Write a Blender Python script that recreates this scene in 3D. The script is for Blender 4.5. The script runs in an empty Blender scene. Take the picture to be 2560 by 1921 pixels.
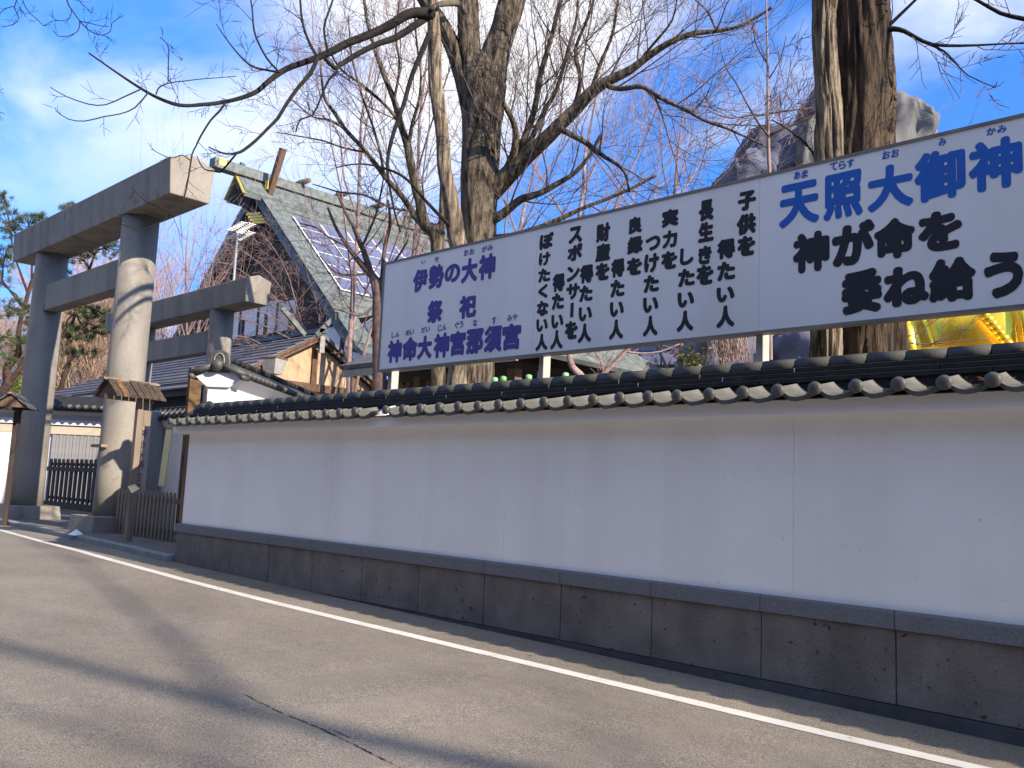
import bpy, bmesh, math, random
from mathutils import Vector, Matrix, noise
S = bpy.context.scene
rnd = random.Random(7)
R = math.radians
PI = math.pi

# ---------------------------------------------------------------- camera
EYE = Vector((0, 0, 1.55)); FPX = 2200.0
def basis(yaw=46.23, pitch=6.94, roll=2.5):
    az = R(180 - yaw); p = R(pitch); r = R(roll)
    fw = Vector((math.cos(az) * math.cos(p), math.sin(az) * math.cos(p), math.sin(p)))
    rt = Vector((math.sin(az), -math.cos(az), 0)); up = rt.cross(fw)
    return math.cos(r) * rt + math.sin(r) * up, -math.sin(r) * rt + math.cos(r) * up, fw
CR, CU, CF = basis()
cd = bpy.data.cameras.new('camera'); cam = bpy.data.objects.new('camera', cd); S.collection.objects.link(cam)
cd.sensor_width = 36; cd.lens = FPX / 2560 * 36; cd.clip_start = 0.1; cd.clip_end = 3000
M = Matrix.Identity(4)
for i in range(3):
    M[i][0] = CR[i]; M[i][1] = CU[i]; M[i][2] = -CF[i]; M[i][3] = EYE[i]
cam.matrix_world = M
S.camera = cam
def ray(x, y): return CR * ((x - 1280) / FPX) + CU * ((960.5 - y) / FPX) + CF
def at(x, y, D): return EYE + ray(x, y) * D                      # point at a distance along the view axis
def onY(x, y, Y): d = ray(x, y); return EYE + d * (Y / d.y)
def onX(x, y, X): d = ray(x, y); return EYE + d * (X / d.x)
def proj(P):
    v = Vector(P) - EYE; z = v.dot(CF); return 1280 + FPX * v.dot(CR) / z, 960.5 - FPX * v.dot(CU) / z

# ---------------------------------------------------------------- light
SUN_EL, SUN_AZ = 27.0, 2.8           # azimuth measured from +X towards +Y
sd = Vector((math.cos(R(SUN_EL)) * math.cos(R(SUN_AZ)), math.cos(R(SUN_EL)) * math.sin(R(SUN_AZ)), math.sin(R(SUN_EL))))
sl = bpy.data.lights.new('sun', 'SUN'); sl.energy = 5.0; sl.angle = R(0.55); sl.color = (1.0, 0.87, 0.70)
so = bpy.data.objects.new('sun', sl); S.collection.objects.link(so)
so.rotation_euler = sd.to_track_quat('Z', 'Y').to_euler(); so.location = (20, 0, 30)
W = bpy.data.worlds.new('World'); S.world = W; W.use_nodes = True
nt = W.node_tree; nt.nodes.clear()
def N(t, **k):
    n = nt.nodes.new(t)
    for a, b in k.items(): setattr(n, a, b)
    return n
L = lambda a, b: nt.links.new(a, b)
sky = N('ShaderNodeTexSky'); sky.sky_type = 'NISHITA'; sky.sun_disc = False
sky.sun_elevation = R(SUN_EL); sky.sun_rotation = R(90 - SUN_AZ); sky.air_density = 0.6; sky.dust_density = 0.0; sky.ozone_density = 8.0
hs = N('ShaderNodeMixRGB', blend_type='MULTIPLY'); hs.inputs[0].default_value = 1; hs.inputs[2].default_value = (1.1, 1.58, 1.85, 1)
L(sky.outputs[0], hs.inputs[1])
tc = N('ShaderNodeTexCoord'); sx = N('ShaderNodeSeparateXYZ'); L(tc.outputs['Generated'], sx.inputs[0])
zz = N('ShaderNodeMath', operation='MAXIMUM'); L(sx.outputs['Z'], zz.inputs[0]); zz.inputs[1].default_value = 0.0
za = N('ShaderNodeMath', operation='ADD'); L(zz.outputs[0], za.inputs[0]); za.inputs[1].default_value = 0.28
dx = N('ShaderNodeMath', operation='DIVIDE'); L(sx.outputs['X'], dx.inputs[0]); L(za.outputs[0], dx.inputs[1])
dy = N('ShaderNodeMath', operation='DIVIDE'); L(sx.outputs['Y'], dy.inputs[0]); L(za.outputs[0], dy.inputs[1])
cx = N('ShaderNodeCombineXYZ'); L(dx.outputs[0], cx.inputs[0]); L(dy.outputs[0], cx.inputs[1]); cx.inputs[2].default_value = 1.1
mp = N('ShaderNodeMapping'); L(cx.outputs[0], mp.inputs[0]); mp.inputs['Rotation'].default_value = (0, 0, R(30)); mp.inputs['Scale'].default_value = (1.0, 1.5, 1)
mp.inputs['Location'].default_value = (6.6, 0.0, 0)
n1 = N('ShaderNodeTexNoise'); L(mp.outputs[0], n1.inputs['Vector']); n1.inputs['Scale'].default_value = 0.95; n1.inputs['Detail'].default_value = 7; n1.inputs['Roughness'].default_value = 0.52; n1.inputs['Distortion'].default_value = 0.35
cr = N('ShaderNodeValToRGB'); L(n1.outputs[0], cr.inputs[0]); cr.color_ramp.elements[0].position = 0.43; cr.color_ramp.elements[1].position = 0.60
cr.color_ramp.interpolation = 'EASE'
hz = N('ShaderNodeMapRange'); L(sx.outputs['Z'], hz.inputs[0]); hz.inputs[1].default_value = 0.2; hz.inputs[2].default_value = 0.42
cm_ = N('ShaderNodeMath', operation='MULTIPLY'); L(cr.outputs[0], cm_.inputs[0]); L(hz.outputs[0], cm_.inputs[1])
hd = N('ShaderNodeMapRange'); L(sx.outputs['Z'], hd.inputs[0]); hd.inputs[1].default_value = 0.0; hd.inputs[2].default_value = 0.45; hd.inputs[3].default_value = 0.45; hd.inputs[4].default_value = 1.0
hm = N('ShaderNodeMixRGB', blend_type='MULTIPLY'); hm.inputs[0].default_value = 1; L(hs.outputs[0], hm.inputs[1]); L(hd.outputs[0], hm.inputs[2])
mx = N('ShaderNodeMixRGB'); L(cm_.outputs[0], mx.inputs[0]); L(hm.outputs[0], mx.inputs[1]); mx.inputs[2].default_value = (5.0, 5.2, 5.5, 1)
bg = N('ShaderNodeBackground'); L(mx.outputs[0], bg.inputs[0]); bg.inputs[1].default_value = 0.132
wo = N('ShaderNodeOutputWorld'); L(bg.outputs[0], wo.inputs[0])
S.view_settings.view_transform = 'Standard'; S.view_settings.look = 'None'; S.view_settings.exposure = 0.93; S.view_settings.gamma = 1
S.view_settings.use_curve_mapping = False
S.cycles.max_bounces = 6; S.cycles.diffuse_bounces = 3

# ---------------------------------------------------------------- materials
MATS = {}
def mat(name, col, rough=0.8, var=0.25, scale=4.0, col2=None, bump=0.0, bscale=30.0, stretch=(1, 1, 1), metal=0.0, spec=0.3, detail=6, spots=None, coord='Object'):
    m = bpy.data.materials.new(name); m.use_nodes = True; t = m.node_tree; b = t.nodes['Principled BSDF']
    b.inputs['Roughness'].default_value = rough; b.inputs['Metallic'].default_value = metal; b.inputs['Specular IOR Level'].default_value = spec
    c = t.nodes.new('ShaderNodeTexCoord'); mp = t.nodes.new('ShaderNodeMapping'); t.links.new(c.outputs[coord], mp.inputs[0]); mp.inputs['Scale'].default_value = stretch
    n = t.nodes.new('ShaderNodeTexNoise'); n.inputs['Scale'].default_value = scale; n.inputs['Detail'].default_value = detail; n.inputs['Roughness'].default_value = .62
    t.links.new(mp.outputs[0], n.inputs['Vector'])
    r = t.nodes.new('ShaderNodeValToRGB'); t.links.new(n.outputs[0], r.inputs[0])
    tt = .1 if 'bark' in name and 'roof' not in name else .2
    r.color_ramp.elements[0].position = 0.5 - tt; r.color_ramp.elements[1].position = 0.5 + tt
    a = [max(0, x * (1 - var)) for x in col]; bb = list(col2) if col2 else [x * (1 + var) for x in col]
    r.color_ramp.elements[0].color = (*a, 1); r.color_ramp.elements[1].color = (*bb, 1)
    out = r.outputs[0]
    if spots:   # (scale, threshold, colour): dark pits and stains
        v = t.nodes.new('ShaderNodeTexNoise'); v.inputs['Scale'].default_value = spots[0]; v.inputs['Detail'].default_value = 3
        t.links.new(c.outputs[coord], v.inputs['Vector'])
        q = t.nodes.new('ShaderNodeValToRGB'); q.color_ramp.elements[0].position = spots[1]; q.color_ramp.elements[1].position = spots[1] + .05
        t.links.new(v.outputs[0], q.inputs[0]); mxx = t.nodes.new('ShaderNodeMixRGB'); t.links.new(q.outputs[0], mxx.inputs[0]); t.links.new(out, mxx.inputs[1])
        mxx.inputs[2].default_value = (*spots[2], 1); out = mxx.outputs[0]
    t.links.new(out, b.inputs['Base Color'])
    if bump:
        n2 = t.nodes.new('ShaderNodeTexNoise'); n2.inputs['Scale'].default_value = bscale; n2.inputs['Detail'].default_value = 5; n2.inputs['Roughness'].default_value = .65
        t.links.new(mp.outputs[0], n2.inputs['Vector'])
        bp = t.nodes.new('ShaderNodeBump'); bp.inputs['Strength'].default_value = bump; bp.inputs['Distance'].default_value = 0.05 if 'bark' in name and 'roof' not in name else 0.02
        t.links.new(n2.outputs[0], bp.inputs['Height']); t.links.new(bp.outputs[0], b.inputs['Normal'])
    MATS[name] = m; return m
asphalt = mat('asphalt', (.245, .214, .176), .9, .12, .5, bump=.55, bscale=170, spots=None)
def speckle(m, s1=330., amt=.5, big=True):
    t = m.node_tree; b = t.nodes['Principled BSDF']; src = b.inputs['Base Color'].links[0].from_socket
    c = t.nodes.new('ShaderNodeTexCoord')
    v = t.nodes.new('ShaderNodeTexNoise'); v.inputs['Scale'].default_value = s1; v.inputs['Detail'].default_value = 2; t.links.new(c.outputs['Object'], v.inputs[0])
    q = t.nodes.new('ShaderNodeValToRGB'); q.color_ramp.elements[0].position = .3; q.color_ramp.elements[1].position = .72
    q.color_ramp.elements[0].color = (1 - amt, 1 - amt, 1 - amt, 1); q.color_ramp.elements[1].color = (1 + amt, 1 + amt, 1 + amt, 1)
    t.links.new(v.outputs[0], q.inputs[0])
    mm = t.nodes.new('ShaderNodeMixRGB'); mm.blend_type = 'MULTIPLY'; mm.inputs[0].default_value = 1; t.links.new(src, mm.inputs[1]); t.links.new(q.outputs[0], mm.inputs[2])
    t.links.new(mm.outputs[0], b.inputs['Base Color'])
speckle(asphalt, 95, .55)
def patches(m, sc_, lo, hi, stretch=(1, 1, 1), det=4, col=None, p0=.35, p1=.65):
    """multiply the base colour by a large soft noise: stains, streaks, worn patches"""
    t = m.node_tree; b = t.nodes['Principled BSDF']; src = b.inputs['Base Color'].links[0].from_socket
    c = t.nodes.new('ShaderNodeTexCoord'); mp_ = t.nodes.new('ShaderNodeMapping'); mp_.inputs['Scale'].default_value = stretch; t.links.new(c.outputs['Object'], mp_.inputs[0])
    v = t.nodes.new('ShaderNodeTexNoise'); v.inputs['Scale'].default_value = sc_; v.inputs['Detail'].default_value = det; t.links.new(mp_.outputs[0], v.inputs[0])
    q = t.nodes.new('ShaderNodeValToRGB'); q.color_ramp.elements[0].position = p0; q.color_ramp.elements[1].position = p1
    q.color_ramp.elements[0].color = (*(lo if hasattr(lo, '__len__') else (lo,) * 3), 1); q.color_ramp.elements[1].color = (hi, hi, hi, 1)
    t.links.new(v.outputs[0], q.inputs[0])
    mm = t.nodes.new('ShaderNodeMixRGB'); mm.blend_type = 'MULTIPLY'; mm.inputs[0].default_value = 1; t.links.new(src, mm.inputs[1]); t.links.new(q.outputs[0], mm.inputs[2])
    t.links.new(mm.outputs[0], b.inputs['Base Color'])
patches(asphalt, .35, .86, 1.08, (1, 2.5, 1)); patches(asphalt, 9, .93, 1.04); patches(asphalt, 38, (.62, .6, .58), 1.0, det=1, p0=.24, p1=.30)
paint = mat('road_paint', (.62, .60, .56), .7, .12, 3, bump=.2, bscale=120, spots=(14, .66, (.3, .29, .27)))
earth = mat('packed_earth', (.2, .17, .13), .95, .3, .8, bump=.5, bscale=20)
paving = mat('pavement', (.14, .13, .12), .9, .2, 1.5, bump=.3, bscale=60)
kerbm = mat('kerb_concrete', (.24, .24, .235), .85, .2, 6, bump=.3, bscale=60)
plaster = mat('white_plaster', (.85, .83, .825), .85, .035, .7, bump=.12, bscale=90)
plaster2 = mat('cornice_plaster', (.76, .75, .76), .8, .03, 1.2)
patches(plaster, 2.2, (.955, .945, .93), 1.0, (1, 1, .09), 5, p0=.30, p1=.55); patches(plaster, .9, .97, 1.02, (1, 1, 1), 6)
patches(plaster, 26, (.8, .77, .72), 1.0, (1, 1, .7), 1, p0=.19, p1=.235)
granite = mat('coping_stone', (.15, .15, .165), .75, .3, 90, bump=.25, bscale=100)
basest = mat('base_stone', (.18, .155, .14), .85, .2, 3.2, bump=.5, bscale=45, spots=(17, .665, (.06, .05, .046)))
speckle(basest, 150, .25); patches(basest, 1.6, .80, 1.08, (1, 1, .8), 5)

footing = mat('footing_concrete', (.07, .07, .075), .9, .25, 4, bump=.3, bscale=40)
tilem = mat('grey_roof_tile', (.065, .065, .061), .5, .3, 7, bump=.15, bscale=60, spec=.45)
tilel = mat('sky_lit_roof_tile', (.125, .122, .108), .65, .4, 5, bump=.1, bscale=60)  # lighter copy of the tile: sky reflection on pan tops put into the colour
noshi = mat('dark_ridge_tile', (.024, .024, .025), .75, .3, 5, bump=.15, bscale=60, spec=.2, spots=(10, .70, (.20, .15, .05)))
mortar = mat('tile_mortar', (.5, .47, .42), .9, .2, 20)
concrete = mat('torii_concrete', (.255, .235, .208), .88, .1, 1.2, bump=.35, bscale=90, spots=(2.2, .66, (.19, .175, .155)))
speckle(concrete, 60, .2); patches(concrete, 2.4, (.74, .73, .72), 1.02, (1, 1, .10), 5, p0=.32, p1=.58)
stone_m = mat('monument_stone', (.3, .29, .28), .8, .2, 25, bump=.6, bscale=18)
red = mat('red_ink', (.16, .02, .03), .7, .1)
signm = mat('sign_panel', (.74, .745, .77), .4, .03, 1.5, spec=.5)
patches(signm, 1.8, (.93, .925, .91), 1.0, (1, 1, .06), 5, p0=.3, p1=.55); patches(signm, .5, .95, 1.03)
signf = mat('sign_frame', (.18, .17, .165), .5, .2)
purple = mat('purple_lettering', (.075, .055, .28), .6, .05)
blue = mat('blue_lettering', (.015, .11, .47), .6, .05)
black = mat('black_lettering', (.018, .02, .03), .6, .05)
postm = mat('painted_post', (.42, .39, .35), .6, .1)
wood_d = mat('dark_timber', (.05, .038, .034), .8, .35, 6, bump=.3, stretch=(1, 1, .2))
wood_b = mat('brown_timber', (.13, .075, .05), .8, .3, 6, bump=.3, stretch=(1, 1, .2))
wood_w = mat('weathered_wood', (.21, .165, .13), .85, .35, 6, bump=.4, stretch=(1, 1, .15))
wood_o = mat('orange_aged_boards', (.075, .05, .034), .8, .5, 9, col2=(.20, .115, .055), bump=.4, stretch=(1, .3, 1))
wood_g = mat('grey_timber', (.30, .29, .28), .8, .2, 6, bump=.2)
ochre = mat('ochre_plaster', (.46, .32, .20), .85, .08, 2)
barkroof = mat('bark_shingle_roof', (.13, .125, .145), .75, .45, 9, stretch=(.25, 3, 3), bump=.8, bscale=14)
copper = mat('patinated_copper', (.095, .11, .107), .6, .3, 3, bump=.2, bscale=15, col2=(.18, .205, .195))
copperd = mat('dark_copper', (.09, .11, .12), .55, .3, 4)
gold_t = mat('gilt_metal', (.85, .6, .14), .35, .08, 5, metal=.6)
solar = mat('solar_panel', (.13, .14, .22), .3, .12, 3, spec=.7)
white_m = mat('white_trim', (.75, .75, .77), .6, .05)
darkin = mat('interior_shade', (.025, .02, .02), .9, .3)  # near-black colour stands in for shade under the eaves and indoors
bark = mat('ginkgo_bark', (.05, .038, .028), .9, .4, 14, stretch=(1, 1, .15), bump=1.0, bscale=26, col2=(.19, .155, .11))
bark2 = mat('dark_furrowed_bark', (.035, .026, .019), .95, .45, 12, stretch=(1, 1, .13), bump=1.0, bscale=22, col2=(.115, .08, .054))
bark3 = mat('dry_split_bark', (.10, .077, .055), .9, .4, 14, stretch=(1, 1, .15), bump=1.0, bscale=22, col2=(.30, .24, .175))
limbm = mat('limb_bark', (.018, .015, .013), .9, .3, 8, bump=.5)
twigm = mat('twig_bark', (.12, .085, .078), .9, .3, 8)
maplem = mat('maple_twig', (.20, .135, .125), .85, .25, 6)
palem = mat('pale_twig', (.28, .20, .18), .9, .25, 6)
brownm = mat('brown_wood_twig', (.42, .29, .20), .9, .25, 6)
pinebark = mat('pine_bark', (.075, .045, .033), .9, .35, 6, bump=.8)
needle = mat('pine_needle', (.045, .085, .035), .7, .45, 3, col2=(.12, .15, .05))
leafm = mat('evergreen_leaf', (.07, .11, .025), .5, .4, 5, col2=(.2, .22, .05))
yleaf = mat('yellow_green_leaf', (.28, .27, .05), .7, .3, 2)
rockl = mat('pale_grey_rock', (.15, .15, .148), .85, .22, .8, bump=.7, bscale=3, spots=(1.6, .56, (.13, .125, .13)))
rockd = mat('shaded_blue_rock', (.10, .11, .16), .85, .4, 1.2, bump=.7, bscale=4)  # same rock with bluish shade put into its colour
goldm = mat('gold_leaf', (1.0, .64, .05), .24, .03, 2, metal=.8, spec=.6)
lime = mat('lime_plastic', (.22, .50, .20), .4, .05)
yellow = mat('sunlit_cream', (.75, .66, .38), .7, .05)  # cream with warm sunlight put into it for the wall strip; also colours a leaf
paper = mat('white_paper', (.85, .85, .85), .7, .03)
orange = mat('orange_paint', (.75, .38, .05), .6, .1)
steel = mat('galvanised_steel', (.42, .42, .42), .5, .15, metal=.5)
shutterm = mat('grey_shutter', (.26, .26, .27), .6, .08)  # grey lowered to stand in for the shadow over the shutter

# ---------------------------------------------------------------- mesh helpers
COL = S.collection
class MB:
    def __init__(s): s.v = []; s.f = []
    def add(s, vs, fs):
        n = len(s.v); s.v += [tuple(p) for p in vs]; s.f += [tuple(i + n for i in f) for f in fs]; return s
    def box(s, a, b, M=None):
        x0, y0, z0 = a; x1, y1, z1 = b
        vs = [Vector(p) for p in ((x0,y0,z0),(x1,y0,z0),(x1,y1,z0),(x0,y1,z0),(x0,y0,z1),(x1,y0,z1),(x1,y1,z1),(x0,y1,z1))]
        if M: vs = [M @ p for p in vs]
        return s.add(vs, [(0,3,2,1),(4,5,6,7),(0,1,5,4),(1,2,6,5),(2,3,7,6),(3,0,4,7)])
    def bar(s, p, q, w, h=None, up=(0, 0, 1)):
        p = Vector(p); q = Vector(q); d = (q - p).normalized(); h = h or w
        u = Vector(up); sd_ = d.cross(u)
        if sd_.length < .01: sd_ = d.cross(Vector((1, 0, 0)))
        sd_.normalize(); u = sd_.cross(d)
        vs = [c + sd_ * a * w / 2 + u * b * h / 2 for c in (p, q) for a, b in ((-1,-1),(1,-1),(1,1),(-1,1))]
        return s.add(vs, [(0,1,2,3),(7,6,5,4),(0,4,5,1),(1,5,6,2),(2,6,7,3),(3,7,4,0)])
    def tube(s, pts, rad, n=8, cap=True):
        pts = [Vector(p) for p in pts]; m = len(pts)
        if not hasattr(rad, '__len__'): rad = [rad] * m
        d0 = (pts[1] - pts[0]).normalized()
        u = d0.cross(Vector((0.13, 0.2, 1)));
        if u.length < .05: u = d0.cross(Vector((1, 0, 0)))
        u.normalize(); base = len(s.v); V = s.v; F = s.f
        cs = [(math.cos(2*PI*k/n), math.sin(2*PI*k/n)) for k in range(n)]
        for i in range(m):
            if i == 0: d = pts[1] - pts[0]
            elif i == m - 1: d = pts[-1] - pts[-2]
            else: d = pts[i+1] - pts[i-1]
            d.normalize(); u = (u - d * u.dot(d)).normalized(); w = d.cross(u); p = pts[i]; r = rad[i]
            for c, q in cs: V.append(tuple(p + u * (c * r) + w * (q * r)))
        for i in range(m - 1):
            a = base + i * n; b = a + n
            for k in range(n):
                k2 = (k + 1) % n; F.append((a + k, a + k2, b + k2, b + k))
        if cap:
            F.append(tuple(base + k for k in reversed(range(n)))); F.append(tuple(base + (m-1)*n + k for k in range(n)))
        return s
    def prism(s, poly, d):      # poly: list of 3D points, extruded along vector d
        poly = [Vector(p) for p in poly]; n = len(poly); d = Vector(d)
        return s.add(poly + [p + d for p in poly], [tuple(range(n))[::-1], tuple(range(n, 2*n))] + [(i, (i+1) % n, (i+1) % n + n, i + n) for i in range(n)])
    def mesh(s, name, m, smooth=False, bevel=0):
        me = bpy.data.meshes.new(name); me.from_pydata(s.v, [], s.f); me.materials.append(m)
        if smooth: me.polygons.foreach_set('use_smooth', [True] * len(me.polygons))
        if bevel:
            b = bmesh.new(); b.from_mesh(me); bmesh.ops.recalc_face_normals(b, faces=b.faces)
            bmesh.ops.bevel(b, geom=list(b.edges), offset=bevel, segments=1, affect='EDGES', clamp_overlap=True); b.to_mesh(me); b.free()
        me.update(); return me
    def build(s, name, m, parent=None, smooth=False, bevel=0, fix=True):
        me = s.mesh(name, m, smooth, bevel)
        if fix and len(me.polygons) < 20000:
            b = bmesh.new(); b.from_mesh(me); bmesh.ops.recalc_face_normals(b, faces=b.faces); b.to_mesh(me); b.free()
        return link(name, me, parent)
def link(name, me, parent=None, loc=None, rot=None):
    o = bpy.data.objects.new(name, me); COL.objects.link(o)
    if loc is not None: o.location = loc
    if rot is not None: o.rotation_euler = rot
    if parent: o.parent = parent
    return o
def tag(o, label=None, cat=None, group=None, kind=None):
    if label: o['label'] = label
    if cat: o['category'] = cat
    if group: o['group'] = group
    if kind: o['kind'] = kind
    return o
def thing(name, label, cat, group=None, loc=(0, 0, 0)):
    o = bpy.data.objects.new(name, None); COL.objects.link(o); o.location = loc; o.empty_display_size = .2
    return tag(o, label, cat, group)
def g(x): return 0.013 * (-1.7 - min(max(x, -16.), 12.))
def onG(x, y, o=0.0):
    z = 0
    for i in range(15):
        d = ray(x, y); p = EYE + d * ((z + o - EYE.z) / d.z); z = g(p.x)
    return p

# ---------------------------------------------------------------- ground, road
def sheet(name, xs, ylo, yhi, dz, m):
    b = MB(); vs = []
    for x in xs:
        vs += [(x, ylo(x) if callable(ylo) else ylo, g(x) + dz), (x, yhi(x) if callable(yhi) else yhi, g(x) + dz)]
    b.add(vs, [(2*i, 2*i+2, 2*i+3, 2*i+1) for i in range(len(xs)-1)])
    return tag(b.build(name, m, fix=False), kind='structure')
sheet('ground', [-900, -16, 12, 900], -900, 900, -0.03, earth)
KERB = [(-60, 10.5), (-40, 8.5), (-33, 7.95), (-28, 7.62), (-24.6, 7.4), (-21.9, 7.24), (-18.5, 7.03), (-15.5, 6.82), (-14.12, 6.77)]
def kerb_y(x):
    if x >= KERB[-1][0]: return 6.95
    for (a, b), (c, d) in zip(KERB, KERB[1:]):
        if a <= x <= c: return b + (d - b) * (x - a) / (c - a)
    return KERB[0][1]
xs = [-60, -40, -33, -28, -24.6, -21.9, -18.5, -16, -15.5, -14.13, -14.12, -10, 0, 12, 60]
sheet('road', xs, -30, kerb_y, 0.0, asphalt)
sheet('pavement', [-60, -40, -33, -28, -24.6, -21.9, -18.5, -16, -15.5, -14.13], lambda x: kerb_y(x) + .14, 60, 0.1, paving)
kb = thing('kerb', None, None); kb['kind'] = 'structure'
def resample(poly, step):
    out = [Vector((*poly[0], 0))]; acc = 0
    for a, b in zip(poly, poly[1:]):
        a = Vector((*a, 0)); b = Vector((*b, 0)); l = (b - a).length; t = step - acc
        while t <= l: out.append(a + (b - a) * (t / l)); t += step
        acc = (acc + l) % step
    return out
kp = resample(KERB[::-1][:7], .6)
for a, b in zip(kp, kp[1:]):
    d = (b - a).normalized(); n = Vector((-d.y, d.x, 0)) * -1
    if n.y < 0: n = -n
    a2, b2 = a + d * .004, b - d * .004
    m = MB(); j = rnd.uniform(-.003, .003)
    m.add([Vector((p.x, p.y, g(p.x) + z)) + n * w for p in (a2, b2) for w, z in ((0, -.1), (.15, -.1), (.15, .105 + j), (.025, .105 + j), (0, .09 + j))],
          [(0,1,2,3,4), (9,8,7,6,5), (0,5,6,1), (1,6,7,2), (2,7,8,3), (3,8,9,4), (4,9,5,0)])
    m.build('kerb_stone', kerbm, kb)
LINE = [(-45, 8.9), (-32, 7.75), (-26, 7.1), (-22.2, 6.66), (-18.5, 6.33), (-15.4, 6.11), (-11.74, 5.94), (-9.35, 5.9), (-6.2, 5.94), (-4.1, 5.98), (-2.62, 6.01), (-1.7, 6.06), (2, 6.25), (8, 6.5)]
def ribbon(name, pts, w, dz, m, jag=0.0, step=.25):
    P = resample(pts, step); b = MB(); vs = []
    for i, p in enumerate(P):
        d = (P[min(i+1, len(P)-1)] - P[max(i-1, 0)]).normalized(); n = Vector((-d.y, d.x, 0))
        for s_ in (-1, 1):
            q = p + n * s_ * (w / 2 + rnd.uniform(-jag, jag)); vs.append((q.x, q.y, g(q.x) + dz))
    b.add(vs, [(2*i, 2*i+2, 2*i+3, 2*i+1) for i in range(len(P)-1)])
    return tag(b.build(name, m, fix=False), kind='structure')
ribbon('white_line', LINE, .15, .004, paint, .003, .1)
c0 = [onG(*p) for p in ((530, 1488), (640, 1550), (760, 1620), (870, 1680), (1000, 1752), (1150, 1838), (1290, 1921))]
c0 = [onG(p[0]*1.0, p[1]) for p in ((612, 1738), (700, 1782), (800, 1822), (900, 1870), (1000, 1921), (1120, 1985))]
cr_ = [(p.x, p.y) for p in c0]
crack_m = mat('road_crack', (.04, .035, .03), 1, .4)
ribbon('road_crack', cr_, .008, .004, crack_m, .006, .03)
p0_ = onG(1000, 1921); p1_ = onG(1120, 1900)
cb = [onG(*p) for p in ((800, 1822), (838, 1828), (880, 1850), (905, 1848))]
ribbon('road_crack', [(p.x, p.y) for p in cb], .006, .004, crack_m, .004, .03)

# ---------------------------------------------------------------- street wall
WX0, WX1, WY = -14.05, 5.4, 6.9
wall = thing('street_wall', 'long white plastered wall on a stone base with a grey tiled roof beside the road', 'wall')
jx = [-12.948, -9.857, -6.637, -3.345, -.06, 3.2]
ed = [WX0] + jx + [WX1]
for a, b in zip(ed, ed[1:]):
    MB().box((a + .0012, WY + rnd.uniform(0, .002), .78), (b - .0012, WY + .3, 2.32)).build('plaster_panel', plaster, wall)
MB().box((WX0, WY + .006, .6), (WX1, WY + .29, 2.3)).build('core', footing, wall)
MB().prism([(WX0-.1, 6.70, 2.27), (WX0-.1, 6.70, 2.385), (WX0-.1, 7.45, 2.385), (WX0-.1, 7.45, 2.27), (WX0-.1, 7.2, 2.25), (WX0-.1, 6.9, 2.25), (WX0-.1, 6.86, 2.262)], (WX1 - WX0 + .1, 0, 0)).build('cornice', plaster2, wall)
MB().box((WX0-.02, WY-.012, .8), (WX0+.07, WY+.2, 2.26)).build('end_board', wood_b, wall)
sx_ = [WX0]; x = -2.52
js = [-2.52 + 1.085 * k for k in range(-10, 8)]
js = [WX0] + [j for j in js if WX0 + .3 < j < WX1 - .2] + [WX1]
for a, b in zip(js, js[1:]):
    t = rnd.uniform(-.003, .003)
    MB().box((a + .004, WY - .035 + t, .112), (b - .004, WY + .2, .652)).build('base_stone', basest, wall, bevel=.004)
js2 = [WX0 - .02] + js[1:]
for a, b in zip(js2, js2[1:]):
    MB().prism([(a + .003, WY - .062, .656), (a + .003, WY - .062, .775), (a + .003, WY - .045, .79), (a + .003, WY + .1, .795), (a + .003, WY + .1, .656)], (b - a - .006, 0, 0)).build('coping_stone', granite, wall)
MB().box((WX0 + .01, WY - .045, -.4), (WX1, WY + .25, .106)).build('footing', footing, wall)
# roof: pan tiles, round end tiles, ridge courses
PITCH = .3155; RX0 = -14.06; TE = 6.60
def pan_mesh(w=PITCH):
    b = MB(); n = 12; vs = []; y0, z0, y1, z1 = TE, 2.445, 7.02, 2.53
    prof = []
    for i in range(n + 1):
        t = i / n; prof.append((t * w, .032 * (1 - min(1, t / .38)) ** 1.6 - .058 * math.sin(PI * min(1, t ** .92)) ** .9 + .004))
    for (y, z) in ((y0, z0), (y1, z1)):
        for x_, dz in prof: vs.append((x_, y, z + dz))
        for x_, dz in prof: vs.append((x_, y, z + dz - .034))
    m = n + 1
    fs = [(i, i+1, 2*m+i+1, 2*m+i) for i in range(n)] + [(m+i, 3*m+i, 3*m+i+1, m+i+1) for i in range(n)] + [(i, m+i, m+i+1, i+1) for i in range(n)]
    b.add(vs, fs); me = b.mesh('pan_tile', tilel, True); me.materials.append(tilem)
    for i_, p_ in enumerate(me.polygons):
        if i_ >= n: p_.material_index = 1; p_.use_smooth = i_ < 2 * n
    return me
def round_mesh():
    b = MB(); n = 14
    b.tube([(0, TE - .012, 2.452), (0, TE + .03, 2.455)], [.050, .036], 14)
    # thick domed end disc
    rings = [(0, .054), (-.022, .056), (-.034, .05), (-.042, .03)]
    base = []
    for dy_, r_ in rings: base += [(r_ * math.cos(2*PI*k/n), TE - .004 + dy_, 2.452 + r_ * math.sin(2*PI*k/n)) for k in range(n)]
    base.append((0, TE - .048, 2.452))
    fs = []
    for i in range(3):
        for k in range(n): fs.append((i*n+k, i*n+(k+1) % n, (i+1)*n+(k+1) % n, (i+1)*n+k))
    fs += [(3*n+k, 3*n+(k+1) % n, 4*n) for k in range(n)]
    b.add(base, fs); me = b.mesh('round_tile', tilem, True)
    bm_ = bmesh.new(); bm_.from_mesh(me); bmesh.ops.recalc_face_normals(bm_, faces=bm_.faces); bm_.to_mesh(me); bm_.free(); return me
pm, rm = pan_mesh(), round_mesh()
k = 0; x = RX0; BR = -8.66
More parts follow.
